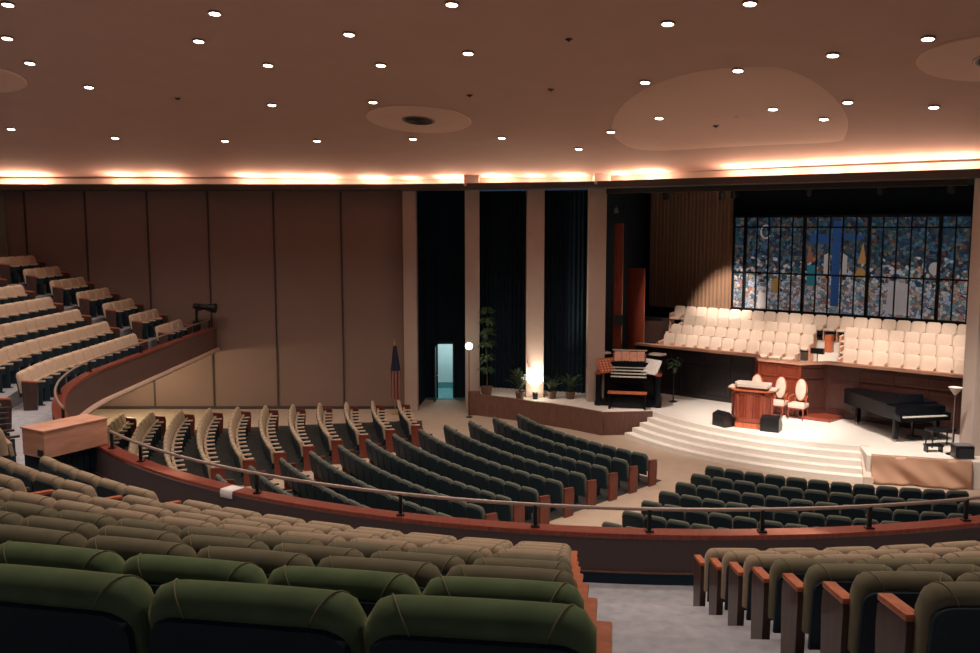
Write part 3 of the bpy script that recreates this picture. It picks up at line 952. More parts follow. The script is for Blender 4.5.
# --- main floor seats
mk = {}
def main_kit(W, vm, am):
    W = (round(W, 2), vm.name)
    if W not in mk:
        mk[W] = SeatKit('auditorium_chair', W[0], vm, vm, am, M['shell'], H=0.86, T=0.10, fine=False,
                        group='green main floor seats', cat='theatre chair', panel_h=0.62, end_m=M['end_red'], arm_end=M['end_red'])
    return mk[W]
def sees(X, Y, Z):
    """height at which the sight line from the camera crosses the parapet minus parapet height"""
    t0, t1 = 0.0, 1.0
    # distance from CB decreases from >11.7 at the camera to inside
    f = lambda t: math.dist((X * t, Y * t), CB) - 11.72
    if f(1) > 0:
        return 9
    for _ in range(40):
        m_ = (t0 + t1) / 2
        if f(m_) > 0: t0 = m_
        else: t1 = m_
    return EYE + (Z - EYE) * t0 - 3.0
nm = 0
def main_row(k, a0, a1, block, frm, order):
    global nm
    Rr = 11.88 + 0.85 * k - 0.22
    L = R(a1 - a0) * Rr; n = max(1, round(L / 0.485)); w = (a1 - a0) / n
    lb = block == 'left'
    kit = main_kit(R(w) * Rr, M['velvet_lit'] if lb else M['velvet_main'], M['velvet_pale_lit'] if lb else M['end_brown'])  # same fabric, light on the left block painted as a paler velvet
    for i in range(n):
        a = a0 + (i + 0.5) * w
        X, Y = polar(CM, Rr, a)
        if sees(X, Y, 0.86) < -0.12:
            continue
        pr = project(X, Y, 0.85)
        if not (-10 < pr[0] < 1030):
            continue
        # angle increases to the right when facing the stage
        ends = ('L' if i == 0 else '') + ('R' if i == n - 1 else '')
        num = i if order == 1 else n - 1 - i
        kit.place(ends, (X, Y, 0), R(a) + PI / 2, '%s main floor chair, %s from %s, %s row from stage, %s block' % ('lit green' if lb else 'dark green', ORD[num], frm, ORD[k], block))
        nm += 1
for k in range(12):
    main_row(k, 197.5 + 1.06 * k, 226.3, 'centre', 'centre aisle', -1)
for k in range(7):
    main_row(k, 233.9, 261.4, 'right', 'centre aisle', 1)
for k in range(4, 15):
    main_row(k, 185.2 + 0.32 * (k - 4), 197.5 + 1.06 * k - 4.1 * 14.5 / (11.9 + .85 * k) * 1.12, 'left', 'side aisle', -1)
print('main seats', nm)

# --- choir chairs
ck = {}
def choir_row(k, v0, v1, part, n):
    w = (v1 - v0) / n
    W = round(w, 2)
    if W not in ck:
        ck[W] = SeatKit('choir_chair', W, M['choir_fabric'], M['choir_fabric'], M['choir_fabric'], M['plywood'], H=0.90, T=0.09, fine=False,
                        group='pale choir chairs', cat='choir chair', panel_h=0.58, end_m=M['plywood'], folded=False)
    u = 1.8 - 0.7 * k + 0.20; z = 1.70 + 0.28 * k
    for i in range(n):
        v = v0 + (i + 0.5) * w
        X, Y = S(u, v)
        ends = ('L' if i == n - 1 else '') + ('R' if i == 0 else '')
        # seen from the front a chair's left is the viewer's right
        ck[W].place(ends, (X, Y, z), R(229) - PI / 2, 'pale upholstered choir chair, %s from left, %s row up, %s' % (ORD[i], ORD[k], part))
choir_row(0, -6.0, -0.80, 'left section', 11)
choir_row(1, -6.1, -0.62, 'left section', 12)
choir_row(2, -5.95, -0.80, 'left section', 11)
choir_row(3, -6.75, 4.4, 'top row under the window', 24)
choir_row(0, 0.62, 4.9, 'right section', 9)
choir_row(1, 0.40, 4.7, 'right section', 9)
choir_row(2, 0.15, 4.5, 'right section', 9)

# ------------------------------------------------------------------ CHOIR SCREEN (panelled wood front)
cs = thing('choir_screen', 'panelled mahogany choir screen with projecting centre bay behind the lectern', 'partition', (0, 0, 0))
line = [S(3.65, -6.05), S(3.65, -1.5), S(4.35, -1.08), S(4.35, 0.28), S(3.65, 0.82), S(3.65, 6.6)]
z0, z1 = 0.70, 2.33
def seg_frames(i):
    p = Vector(line[i]); q = Vector(line[i + 1]); d = (q - p); L = d.length; d.normalize()
    n = Vector((d.y, -d.x))
    if n.dot(Vector(AX)) < 0 and i != 99:
        n = -n
    return p, q, d, n, L
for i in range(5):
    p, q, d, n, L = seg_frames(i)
    m_ = M['dark_wood'] if i == 0 else (M['choir_wood'] if i in (1, 2) else M['screen_shade'])  # one wood: unlit left and dimmer right runs painted darker
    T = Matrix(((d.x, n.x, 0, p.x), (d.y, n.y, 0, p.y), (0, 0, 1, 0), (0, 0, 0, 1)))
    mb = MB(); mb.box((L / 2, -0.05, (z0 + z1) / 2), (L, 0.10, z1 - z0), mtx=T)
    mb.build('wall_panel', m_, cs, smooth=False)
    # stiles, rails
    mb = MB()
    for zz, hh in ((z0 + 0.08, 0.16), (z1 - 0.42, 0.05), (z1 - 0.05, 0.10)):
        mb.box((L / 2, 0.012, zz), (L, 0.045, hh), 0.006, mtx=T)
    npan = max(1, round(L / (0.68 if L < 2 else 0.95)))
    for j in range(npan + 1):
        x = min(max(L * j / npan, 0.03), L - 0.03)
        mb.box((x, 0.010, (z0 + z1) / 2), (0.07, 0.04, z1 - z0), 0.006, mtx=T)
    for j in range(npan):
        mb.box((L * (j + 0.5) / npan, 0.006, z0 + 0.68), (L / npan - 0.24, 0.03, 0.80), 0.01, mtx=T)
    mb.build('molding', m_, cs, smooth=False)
capm = M['stone']
po = [(Vector(a) + Vector(AX) * 0.10) for a in line]; pi_ = [(Vector(a) - Vector(AX) * 0.22) for a in line]
mb = MB()
for i in range(5):
    mb.prism([po[i][:], po[i + 1][:], pi_[i + 1][:], pi_[i][:]], z1, z1 + 0.07)
mb.build('cap_rail', M['plywood'], cs, smooth=False)
# plinth step at the foot of the bay
mb = MB(); mb.prism([S(3.7, 0.5), S(4.6, 0.35), S(4.55, 1.3), S(3.72, 1.4)], 0.70, 0.80)
tag(mb.build('foot_step', M['redwood'], smooth=False), 'low reddish wooden step at the foot of the choir screen bay', 'step')

# conductor stand with dark box on the choir dais
t = thing('music_stand', 'small black music stand on the pale choir dais between chair sections', 'stand', (*S(2.6, 0.10), 1.70))
MB().lathe([(0.16, 0), (0.16, 0.02), (0.02, 0.04), (0.015, 0.75), (0.015, 0.8)], n=12).build('pole', M['black'], t)
MB().box((0, 0, 0.86), (0.42, 0.12, 0.18), 0.01, rz=R(-41), rx=0.0).build('desk', M['black'], t)
# wooden side tables at the ends of the choir rows
tag(MB().box((0, 0, 0.30), (0.22, 0.3, 0.6), 0.02).build('wooden_pedestal', M['orange_wood'], None, (*S(0.5, -0.30), 2.26), R(-41)), 'orange wooden pedestal at the inner end of the choir rows', 'pedestal')

# vertical wood slabs at the left of the choir
for (c, sz, lab) in [(S(3.2, -6.35), (0.62, 0.10, 4.35), 'tall reddish wooden slab standing at the left end of the choir'),
                     ((4.42, 30.95), (0.30, 0.12, 5.95), 'narrow reddish wooden slab beside the last brown column')]:
    o = MB().box((0, 0, sz[2] / 2), sz, 0.01).build('wood_slab', M['redwood'], None, (*c, 0.70), R(-25))
    tag(o, lab, 'wood panel')
t = thing('hanging_loudspeaker', 'small black loudspeaker fixed halfway up the narrow wooden slab', 'loudspeaker', (4.42, 30.8, 3.35))
MB().box((0, 0, 0), (0.26, 0.22, 0.36), 0.02).build('cabinet', M['black'], t); MB().box((0, -0.115, 0), (0.22, 0.012, 0.31), 0.004).build('grille', M['grille_black'], t)
t = thing('spot_fixture', 'small silver spotlight high on the narrow wooden slab', 'spotlight', (4.28, 30.75, 7.0))
MB().lathe([(0.06, 0), (0.075, 0.05), (0.06, 0.16), (0.02, 0.2)], n=14).build('housing', M['metal'], t); MB().tube([(0, 0, .2), (0, .05, .26), (0.08, .2, .26)], 0.012).build('bracket', M['black'], t)
# monitor boxes near the choir's left end
t = thing('choir_monitor', 'small black monitor loudspeaker on the choir ledge by the wooden slab', 'loudspeaker', (*S(3.0, -5.75), 1.70))
MB().box((0, 0, 0.42), (0.34, 0.30, 0.55), 0.03, rz=R(-30)).build('cabinet', M['black'], t); MB().tube([(0, 0, 0), (0, 0, 0.2)], 0.03).build('foot', M['black'], t)
# brown cabinet behind it
t = thing('choir_cabinet', 'dark brown wooden cabinet below the curtain at the far left of the choir', 'cabinet', (*S(0.9, -6.9), 1.70), R(-41))
MB().box((0, 0, 0.65), (0.9, 0.5, 1.3), 0.01).build('body', M['end_brown'], t); MB().box((0, -0.01, 1.32), (0.96, 0.56, 0.05), 0.01).build('top', M['black'], t)
MB().box((0, -0.26, 0.62), (0.78, 0.03, 1.1), 0.01).build('door', M['end_brown'], t)

# curtains -----------------------------------------------------------------
c1 = S(-1.25, -8.5); c2 = S(-1.25, -4.85)
tag(pleats(c1, c2, 3.25, 7.9, 0.03, 22, 'stage_curtain', M['curtain']), 'wide pleated gold curtain hanging left of the stained glass', 'curtain')
tag(pleats(S(-1.15, 3.75), S(-1.15, 4.35), 3.25, 7.9, 0.05, 3, 'stage_curtain', M['curtain']), 'narrow gold curtain hanging right of the stained glass', 'curtain')

# stained glass window -------------------------------------------------------
WV0, WV1, WZ0, WZ1 = -4.72, 3.52, 3.40, 6.92
win = bpy.data.objects.new('window_1', None); C.objects.link(win)
o0 = S(-1.2, WV0)
win.location = (*o0, WZ0)
win.rotation_euler.z = math.atan2(AV[1], AV[0])
win['kind'] = 'structure'; win['label'] = 'wide stained glass window with black mullions behind the choir'
WW = WV1 - WV0; WH = WZ1 - WZ0
MB().box((WW / 2, 0.02, WH / 2), (WW, 0.04, WH)).build('stained_glass', M['glass'], win, smooth=False)
bay = WW / 18
def zs(y):       # heights in the window
    return y
mb = MB()
for i in range(19):
    if i in (1, 6, 11, 16): continue
    mb.box((bay * i, -0.03, WH / 2), (0.045, 0.05, WH))
mb.build('thin_mullions', M['black'], win, smooth=False)
mb = MB()
for i in (1, 6, 11, 16):
    mb.box((bay * i, -0.05, WH / 2), (0.11, 0.10, WH), 0.01)
mb.build('thick_mullions', M['black'], win, smooth=False)
mb = MB()
for z in (1.40, 3.12):
    mb.box((WW / 2, -0.03, z), (WW, 0.05, 0.06))
for z in (0.0, WH):
    mb.box((WW / 2, -0.05, z), (WW + .1, 0.12, 0.10))
mb.build('transoms', M['black'], win, smooth=False)
def gpoly(name, poly, m):
    """flat piece of glass, x along the window, z up, 1 cm proud of the mosaic"""
    n = len(poly); vs = [(x, -0.001, z) for x, z in poly] + [(x, -0.012, z) for x, z in poly]
    fs = [tuple(range(n)), tuple(range(n, 2 * n))[::-1]] + [(i, (i + 1) % n, n + (i + 1) % n, n + i) for i in range(n)]
    MB().add(vs, fs).build(name, m, win, smooth=False)
X = lambda px: (px - 735.0) / 230.0 * WW       # along the window
gpoly('blue_band', [(X(840), 0.3), (X(848), 0.3), (X(848), 3.35), (X(840), 3.35)], M['g_blue'])
gpoly('blue_band', [(X(817), 2.55), (X(838), 2.5), (X(838), 2.85), (X(818), 2.9)], M['g_blue'])
gpoly('blue_band', [(X(849), 2.75), (X(870), 2.7), (X(870), 2.82), (X(849), 2.95)], M['g_blue'])
gpoly('pale_tablet', [(X(832), 1.45), (X(838), 1.45), (X(838), 2.1), (X(836), 2.2), (X(832), 2.12)], M['g_pale'])
gpoly('pale_tablet', [(X(850), 1.45), (X(855), 1.45), (X(855), 2.1), (X(851), 2.2)], M['g_pale'])
gpoly('amber_triangle', [(X(865), 1.85), (X(873), 1.85), (X(870), 2.6)], M['g_amber'])
gpoly('amber_disc', [(X(868.5) + 0.17 * math.cos(a), 1.5 + 0.2 * math.sin(a)) for a in frange(0, 2 * PI * 11 / 12, 11)], M['g_amber'])
gpoly('rust_triangle', [(X(814), 1.85), (X(822), 1.85), (X(817), 2.5)], M['g_rust'])
gpoly('teal_field', [(X(815), 1.0), (X(825), 1.0), (X(825), 1.75), (X(815), 1.75)], M['g_teal'])
mb = MB()
mb.tube([(X(770) + 0.20 * math.cos(a), -0.012, 2.95 + 0.24 * math.sin(a)) for a in frange(0.9, 5.6, 14)], 0.03, 6)
mb.build('pale_crescent', M['g_pale'], win)
mb = MB(); mb.tube([(X(927), -0.012, 2.05), (X(925), -0.012, 1.8), (X(928), -0.012, 1.65), (X(922), -0.012, 1.45)], 0.025, 6)
mb.build('pale_bolt', M['g_pale'], win)
gpoly('pale_dove', [(X(936) + 0.2 * math.cos(a), 1.75 + 0.22 * math.sin(a)) for a in frange(0, 2 * PI * 9 / 10, 9)], M['g_pale'])
gpoly('amber_crescent', [(X(783) + 0.2 * math.cos(a), 0.95 + 0.3 * math.sin(a)) for a in frange(0.6, 5.2, 9)], M['g_amber'])
gpoly('pale_field', [(X(893), 0.15), (X(916), 0.12), (X(914), 1.2), (X(896), 1.3)], M['g_pale'])
gpoly('pale_field', [(X(762), 0.10), (X(772), 0.10), (X(773), 0.62), (X(764), 0.7)], M['g_pale'])

# ------------------------------------------------------------------ ORGAN CONSOLE
og = thing('organ_console', 'dark horseshoe organ console with lit stop jambs and white keyboards on the left platform', 'organ', (4.60, 29.45, 0.70), R(-12))
og.scale = (1.14, 1.14, 1.14)
mb = MB()
mb.box((0, 0.35, 0.60), (1.75, 0.45, 1.20), 0.02)
mb.box((-0.85, -0.05, 0.45), (0.14, 0.9, 0.90), 0.02); mb.box((0.85, -0.05, 0.45), (0.14, 0.9, 0.90), 0.02)
mb.box((0, 0.1, 0.06), (1.9, 1.1, 0.12), 0.02)
mb.box((0, 0.45, 1.15), (1.7, 0.2, 0.5), 0.03)
mb.build('case', M['piano_black'], og)
mb = MB()
for s in (-1, 1):
    mb.box((s * 0.86, -0.05, 0.93), (0.18, 0.95, 0.05), 0.015)
mb.build('cheek', M['redwood'], og)
# manuals
for k in range(4):
    mb = MB(); mb.box((0, -0.18 + 0.11 * k, 0.82 + 0.075 * k), (1.02, 0.13, 0.022), 0.003)
    kb = mb.build('keyboard', M['ivory'], og, smooth=False)
    mb = MB()
    for j in range(25):
        if j % 7 in (2, 6): continue
        mb.box((-0.48 + 0.04 * j, -0.155 + 0.11 * k, 0.836 + 0.075 * k), (0.016, 0.075, 0.016))
    mb.build('black_keys', M['black'], kb, smooth=False)
# stop jambs: slanted boards left, right, centre
def board(c, sz, rz, rx, m_, name, knobs, km):
    T = Matrix.Translation(c) @ Euler((rx, 0, rz)).to_matrix().to_4x4()
    mb = MB(); mb.box((0, 0, 0), sz, 0.012, mtx=T); b = mb.build(name, m_, og)
    mb = MB()
    for a in range(knobs[0]):
        for c_ in range(knobs[1]):
            mb.box((sz[0] * ((a + .5) / knobs[0] - .5) * .9, -sz[1] / 2 - 0.012, sz[2] * ((c_ + .5) / knobs[1] - .5) * .85), (0.028, 0.03, 0.028), 0.004, mtx=T)
    mb.build('stop_knobs', km, b)
board((-0.64, 0.02, 1.10), (0.62, 0.04, 0.46), R(42), R(-28), M['orange_wood'], 'stop_jamb', (5, 5), M['ivory'])
board((0.64, 0.02, 1.10), (0.62, 0.04, 0.46), R(-42), R(-28), M['white'], 'stop_jamb', (5, 5), M['ivory'])
board((0.0, 0.26, 1.28), (0.95, 0.05, 0.34), 0, R(-20), M['redwood'], 'stop_rail', (9, 2), M['ivory'])
mb = MB()
for i, x in enumerate((-0.33, -0.11, 0.11, 0.33)):
    mb.box((x, 0.20, 1.36 + 0.01 * (i % 2)), (0.21, 0.012, 0.28), rx=R(-18))
mu = mb.build('sheet_music', M['paper_pink'], og)
mb = MB(); mb.box((0, 0.3, 1.53), (1.0, 0.10, 0.03), 0.01); mb.box((-0.8, 0.33, 1.43), (0.42, 0.3, 0.06), 0.02, rz=R(30)); mb.box((0.8, 0.33, 1.43), (0.42, 0.3, 0.06), 0.02, rz=R(-30))
mb.build('top_ledge', M['stone'], og)
mb = MB()
for j in range(17):
    mb.box((-0.6 + 0.075 * j, -0.2, 0.15), (0.03, 0.6, 0.035), 0.005)
mb.build('pedal_board', M['dark_wood'], og)
ob = thing('organ_bench', 'dark organ bench with orange wooden seat before the organ', 'bench', (4.43, 28.62, 0.70), R(-12))
MB().box((0, 0, 0.52), (1.25, 0.34, 0.05), 0.012).build('seat', M['orange_wood'], ob)
for s in (-1, 1):
    MB().box((s * 0.56, 0, 0.25), (0.06, 0.36, 0.5), 0.01).build('leg', M['piano_black'], ob)
MB().box((0, 0.05, 0.22), (1.1, 0.03, 0.36), 0.01).build('back_board', M['piano_black'], ob)
# flowers / stand beside
t = thing('floral_stand', 'dark leafy arrangement on a stand at the right of the organ', 'plant', (6.15, 29.75, 0.70))
MB().lathe([(0.14, 0), (0.14, 0.02), (0.02, 0.05), (0.02, 0.95), (0.11, 1.0), (0.13, 1.12), (0.10, 1.12)], n=14).build('stand', M['black'], t)
def leaves(mb, n, c, rad, ln, wd, seed, droop=0.4, flat=1.0):
    rnd = random.Random(seed)
    for _ in range(n):
        a = rnd.uniform(0, 2 * PI); e = rnd.uniform(-0.4, 1.3); r_ = rad * rnd.uniform(0.1, 1)
        p = Vector(c) + Vector((math.cos(a) * math.cos(e) * r_, math.sin(a) * math.cos(e) * r_, math.sin(e) * r_ * flat))
        a2 = a + rnd.uniform(-0.7, 0.7); d = Vector((math.cos(a2), math.sin(a2), rnd.uniform(-droop, 0.4))).normalized()
        s = d.cross(Vector((0, 0, 1))).normalized(); l = ln * rnd.uniform(0.7, 1.3); w = wd * rnd.uniform(0.7, 1.2)
        up = s.cross(d)
        vs = [p, p + d * l * .35 + s * w, p + d * l - Vector((0, 0, l * droop * .5)), p + d * l * .35 - s * w, p + d * l * .4 + up * w * .3]
        mb.add(vs, [(0, 1, 4), (1, 2, 4), (2, 3, 4), (3, 0, 4)])
    return mb
leaves(MB(), 70, (0, 0, 1.25), 0.28, 0.16, 0.035, 3).build('foliage', M['leaf'], t, smooth=False)

# ------------------------------------------------------------------ LECTERN
lx = S(5.55, -0.10)
lc = thing('lectern', 'wide reddish wooden lectern with pale stone top in the middle of the stage', 'lectern', (7.72, 26.05, 0.70), R(-30))
poly = [(-0.58, 0.32), (-0.62, -0.05), (-0.40, -0.36), (0.40, -0.36), (0.62, -0.05), (0.58, 0.32)]
def sc(poly, s):
    return [(x * s, y * s) for x, y in poly]
MB().prism(sc(poly, 1.0), 0.0, 0.16).build('base', M['orange_wood'], lc, smooth=False)
MB().prism(sc(poly, 0.93), 0.16, 1.10).build('body', M['choir_wood'], lc, smooth=False)
mb = MB()
pp = sc(poly, 0.93)
for i in range(1, 4):
    p = Vector((*pp[i], 0)); q = Vector((*pp[i + 1], 0)); d = (q - p); L = d.length; d.normalize(); n = Vector((d.y, -d.x, 0))
    T = Matrix(((d.x, n.x, 0, p.x), (d.y, n.y, 0, p.y), (0, 0, 1, 0), (0, 0, 0, 1)))
    for x in (0.035, L - 0.035):
        mb.box((x, 0.012, 0.63), (0.07, 0.035, 0.94), 0.006, mtx=T)
    for z, h in ((0.24, 0.12), (1.04, 0.10)):
        mb.box((L / 2, 0.012, z), (L, 0.035, h), 0.006, mtx=T)
    if L > 0.5:
        for x in (0.24, L - 0.24):
            mb.box((x, 0.012, 0.63), (0.04, 0.03, 0.9), 0.006, mtx=T)
        mb.box((L / 2, 0.012, 0.64), (L - 0.56, 0.03, 0.68), 0.012, mtx=T)
mb.build('front_molding', M['lectern_trim'], lc, smooth=False)
MB().prism([(-0.68, 0.36), (-0.72, -0.04), (-0.46, -0.42), (0.46, -0.42), (0.72, -0.04), (0.68, 0.36)], 1.10, 1.14).build('cornice', M['orange_wood'], lc, smooth=False)
mb = MB(); mb.prism([(-0.48, 0.28), (-0.52, -0.06), (-0.36, -0.40), (0.50, -0.40), (0.54, -0.1), (0.48, 0.28)], 1.22, 1.30)
mb.build('top_slab', M['stone'], lc, smooth=False)
MB().prism([(-0.44, 0.24), (-0.46, -0.06), (-0.33, -0.34), (0.44, -0.34), (0.46, -0.1), (0.42, 0.24)], 1.13, 1.23).build('upper_box', M['redwood'], lc, smooth=False)
for (x, lab) in ((-0.56, ''), (0.60, '')):
    MB().box((x, 0.0, 1.16), (0.20, 0.40, 0.05), 0.01).build('side_shelf', M['stone'], lc)

# floor monitors
def monitor(loc, rz, lab, s=1.0):
    t = thing('floor_monitor', lab, 'loudspeaker', loc, rz, 'wedge monitors on the stage')
    vs = [(-0.25, -0.20, 0), (0.25, -0.20, 0), (0.25, 0.22, 0), (-0.25, 0.22, 0), (-0.25, -0.24, 0.16), (0.25, -0.24, 0.16), (0.25, 0.02, 0.44), (-0.25, 0.02, 0.44), (-0.25, 0.22, 0.36), (0.25, 0.22, 0.36)]
    fs = [(0, 1, 2, 3), (0, 4, 5, 1), (4, 7, 6, 5), (7, 8, 9, 6), (3, 2, 9, 8), (0, 3, 8, 7, 4), (1, 5, 6, 9, 2)]
    MB().add([(x * s, y * s, z * s) for x, y, z in vs], fs).build('cabinet', M['black'], t, smooth=False)
    T = Matrix.Translation((0, -0.118 * s, 0.31 * s)) @ Euler((R(-43), 0, 0)).to_matrix().to_4x4()
    MB().box((0, 0, 0), (0.42 * s, 0.012, 0.32 * s), 0.004, mtx=T).build('grille', M['grille_black'], t)
monitor((6.92, 26.15, 0.70), R(120), 'black wedge monitor left of the lectern')
monitor((8.12, 25.5, 0.70), R(150), 'black wedge monitor right of the lectern', 1.05)

# throne chairs
def throne(loc, rz, lab):
    t = thing('throne_chair', lab, 'armchair', loc, rz, 'pale oval backed clergy chairs')
    t.scale = (0.86, 0.9, 0.97)
    # local front is -y
    mb = MB(); mb.lathe([(0.02, 0), (0.16, 0.01), (0.19, 0.05), (0.19, 0.07), (0.16, 0.10), (0.02, 0.11)], n=22, sy=1.75,
                        mtx=Matrix.Translation((0, 0.24, 0.90)) @ Euler((R(82), 0, 0)).to_matrix().to_4x4())
    mb.build('back_cushion', M['choir_fabric'], t)
    mb = MB(); mb.tube([(0.205 * math.cos(a), 0.235, 0.90 + 0.345 * math.sin(a)) for a in frange(0, 2 * PI, 24)], 0.02, 6)
    mb.tube([(-0.2, 0.22, 0.66), (-0.2, 0.2, 0.45)], 0.02); mb.tube([(0.2, 0.22, 0.66), (0.2, 0.2, 0.45)], 0.02)
    mb.build('back_frame', M['orange_wood'], t)
    MB().box((0, 0, 0.45), (0.58, 0.54, 0.13), 0.045).build('seat_cushion', M['choir_fabric'], t, angle=60)
    MB().box((0, 0, 0.37), (0.56, 0.52, 0.05), 0.01).build('seat_frame', M['redwood'], t)
    for s in (-1, 1):
        MB().tube([(s * 0.25, -0.23, 0.36), (s * 0.27, -0.26, 0.22), (s * 0.24, -0.24, 0.1), (s * 0.26, -0.27, 0.0)], 0.028, 8, 0.018).build('leg', M['redwood'], t)
        MB().tube([(s * 0.24, 0.22, 0.36), (s * 0.25, 0.28, 0.0)], 0.024, 8, 0.018).build('leg', M['redwood'], t)
        MB().tube([(s * 0.24, 0.21, 0.74), (s * 0.30, 0.0, 0.72), (s * 0.30, -0.16, 0.68), (s * 0.28, -0.14, 0.50)], 0.018, 8).build('armrest', M['orange_wood'], t)
throne((8.93, 27.45, 0.70), R(-38), 'pale oval backed armchair just right of the lectern')
throne((9.42, 27.05, 0.70), R(-38), 'pale oval backed armchair farthest right beside the screen bay')
throne((8.33, 27.95, 0.70), R(-38), 'pale oval backed armchair mostly hidden behind the lectern')

# ------------------------------------------------------------------ GRAND PIANO
pn = thing('grand_piano', 'closed black grand piano with white keys before the right choir screen', 'piano', (11.75, 24.15, 0.70), R(10))
# local: keyboard edge along x at y=0 facing -y, tail towards +y, bass side at -x
outl = [(-0.76, 0.0), (0.76, 0.0), (0.77, 0.9), (0.70, 1.35), (0.45, 1.75), (0.18, 2.10), (0.02, 2.45), (-0.20, 2.68), (-0.50, 2.72), (-0.72, 2.55), (-0.76, 2.2)]
MB().prism([p for p in outl if p[1] > 0.0 or True], 0.62, 0.98).build('case', M['piano_black'], pn, smooth=False)
MB().prism([(x * 1.02, 0.34 + (y - 0.34) * 1.01) for x, y in outl if y > 0.2] + [(-0.775, 0.34)] if False else [(-0.775, 0.36), (0.775, 0.36)] + [(x * 1.02, y * 1.01) for x, y in outl[2:]], 0.985, 1.015).build('lid', M['piano_black'], pn, smooth=False)
mb = MB(); mb.box((0, -0.10, 0.67), (1.5, 0.26, 0.10), 0.01); mb.box((-0.73, -0.1, 0.76), (0.07, 0.26, 0.14), 0.02); mb.box((0.73, -0.1, 0.76), (0.07, 0.26, 0.14), 0.02)
kbd = mb.build('keybed', M['piano_black'], pn)
MB().box((0, -0.13, 0.735), (1.32, 0.16, 0.025), 0.003).build('white_keys', M['ivory'], kbd)
mb = MB()
for j in range(51):
    if j % 7 in (2, 6): continue
    mb.box((-0.635 + 0.0252 * j, -0.09, 0.755), (0.011, 0.09, 0.014))
mb.build('black_keys', M['black'], kbd, smooth=False)
MB().box((0, 0.42, 1.12), (0.75, 0.02, 0.22), 0.006, rx=R(-18)).build('music_desk', M['piano_black'], pn)
for (x, y) in ((-0.62, 0.15), (0.62, 0.15), (-0.4, 2.3)):
    lg = MB().box((x, y, 0.36), (0.12, 0.12, 0.58), 0.02).build('leg', M['piano_black'], pn)
    MB().lathe([(0.02, 0), (0.045, 0.02), (0.045, 0.06), (0.02, 0.08)], (x, y, 0), n=12).build('caster', M['metal'], lg)
mb = MB(); mb.box((0, 0.3, 0.35), (0.05, 0.05, 0.6)); mb.box((0, 0.2, 0.08), (0.3, 0.25, 0.08), 0.01)
mb.build('pedal_lyre', M['piano_black'], pn)
pb = thing('piano_bench', 'black padded piano bench beside the piano keyboard', 'bench', (12.05, 23.62, 0.70), R(10))
MB().box((0, 0, 0.46), (0.72, 0.34, 0.09), 0.03).build('seat', M['black'], pb)
for x in (-0.31, 0.31):
    for y in (-0.13, 0.13):
        MB().tube([(x, y, 0.44), (x * 1.02, y, 0)], 0.022, 8, 0.014).build('leg', M['black'], pb)

# torchiere
tl = thing('floor_lamp', 'slim torchiere floor lamp with white cone shade before the right pillar', 'floor lamp', (11.95, 22.78, 0.70))
MB().lathe([(0.15, 0), (0.15, 0.02), (0.03, 0.04), (0.02, 0.06)], n=20).build('base', M['black'], tl)
MB().tube([(0, 0, 0.05), (0, 0, 0.8), (0, 0, 1.58)], 0.013, 8).build('pole', M['metal'], tl)
MB().lathe([(0.025, 1.56), (0.06, 1.60), (0.17, 1.76), (0.165, 1.765), (0.05, 1.61), (0.01, 1.60)], n=24).build('lamp_shade', M['white'], tl)
# amplifier on the stage corner
t = thing('guitar_amplifier', 'small grey topped black amplifier on the right stage corner', 'amplifier', (12.03, 22.42, 0.70), R(-5))
MB().box((0, 0, 0.17), (0.46, 0.34, 0.32), 0.03).build('cabinet', M['black'], t)
MB().box((0, 0.0, 0.345), (0.44, 0.32, 0.03), 0.012).build('top', mat('grey_vinyl', (0.16, 0.15, 0.16), 0.7, noise=0.1), t)
MB().box((0.03, -0.175, 0.16), (0.34, 0.02, 0.22), 0.006).build('grille', M['grille_black'], t)
# flat black effects case
t = thing('equipment_stand', 'low black equipment stand under the torchiere lamp', 'stand', (11.6, 23.05, 0.70))
MB().box((0, 0, 0.18), (0.45, 0.22, 0.04), 0.01).build('shelf', M['black'], t)
for x in (-0.19, 0.19):
    MB().box((x, 0, 0.08), (0.03, 0.2, 0.16), 0.005).build('leg', M['black'], t)

# brown cloth over the stage front right of the steps
p0 = Vector((9.80, 22.58)); p1 = Vector((12.05, 21.95)); d = p1 - p0; L = d.length; d.normalize(); n = Vector((d.y, -d.x))
rows = []
for i in range(49):
    t_ = i / 48; row = []
    for j in range(13):
        h = j / 12
        f = 0.06 * math.sin(11 * t_ + 6 * h) + 0.035 * math.sin(25 * t_ + 9 * h) + 0.05
        top_ = 0.705 if h < 1 else 0.715
        c = p0 + d * (L * t_) + n * (0.01 + f * (1 - h) + 0.012)
        if j == 12:
            c = p0 + d * (L * t_) - n * 0.16
        row.append((c.x, c.y, 0.02 + (0.725 - 0.02) * min(1, h * 12 / 11)))
    rows.append(row)
mb = MB(); mb.grid(rows)
tag(mb.build('brown_cloth', M['drape'], angle=80), 'draped brown cloth covering the stage front right of the steps', 'cloth')
bpy.data.objects['brown_cloth'].modifiers.new('thick', 'SOLIDIFY').thickness = 0.006

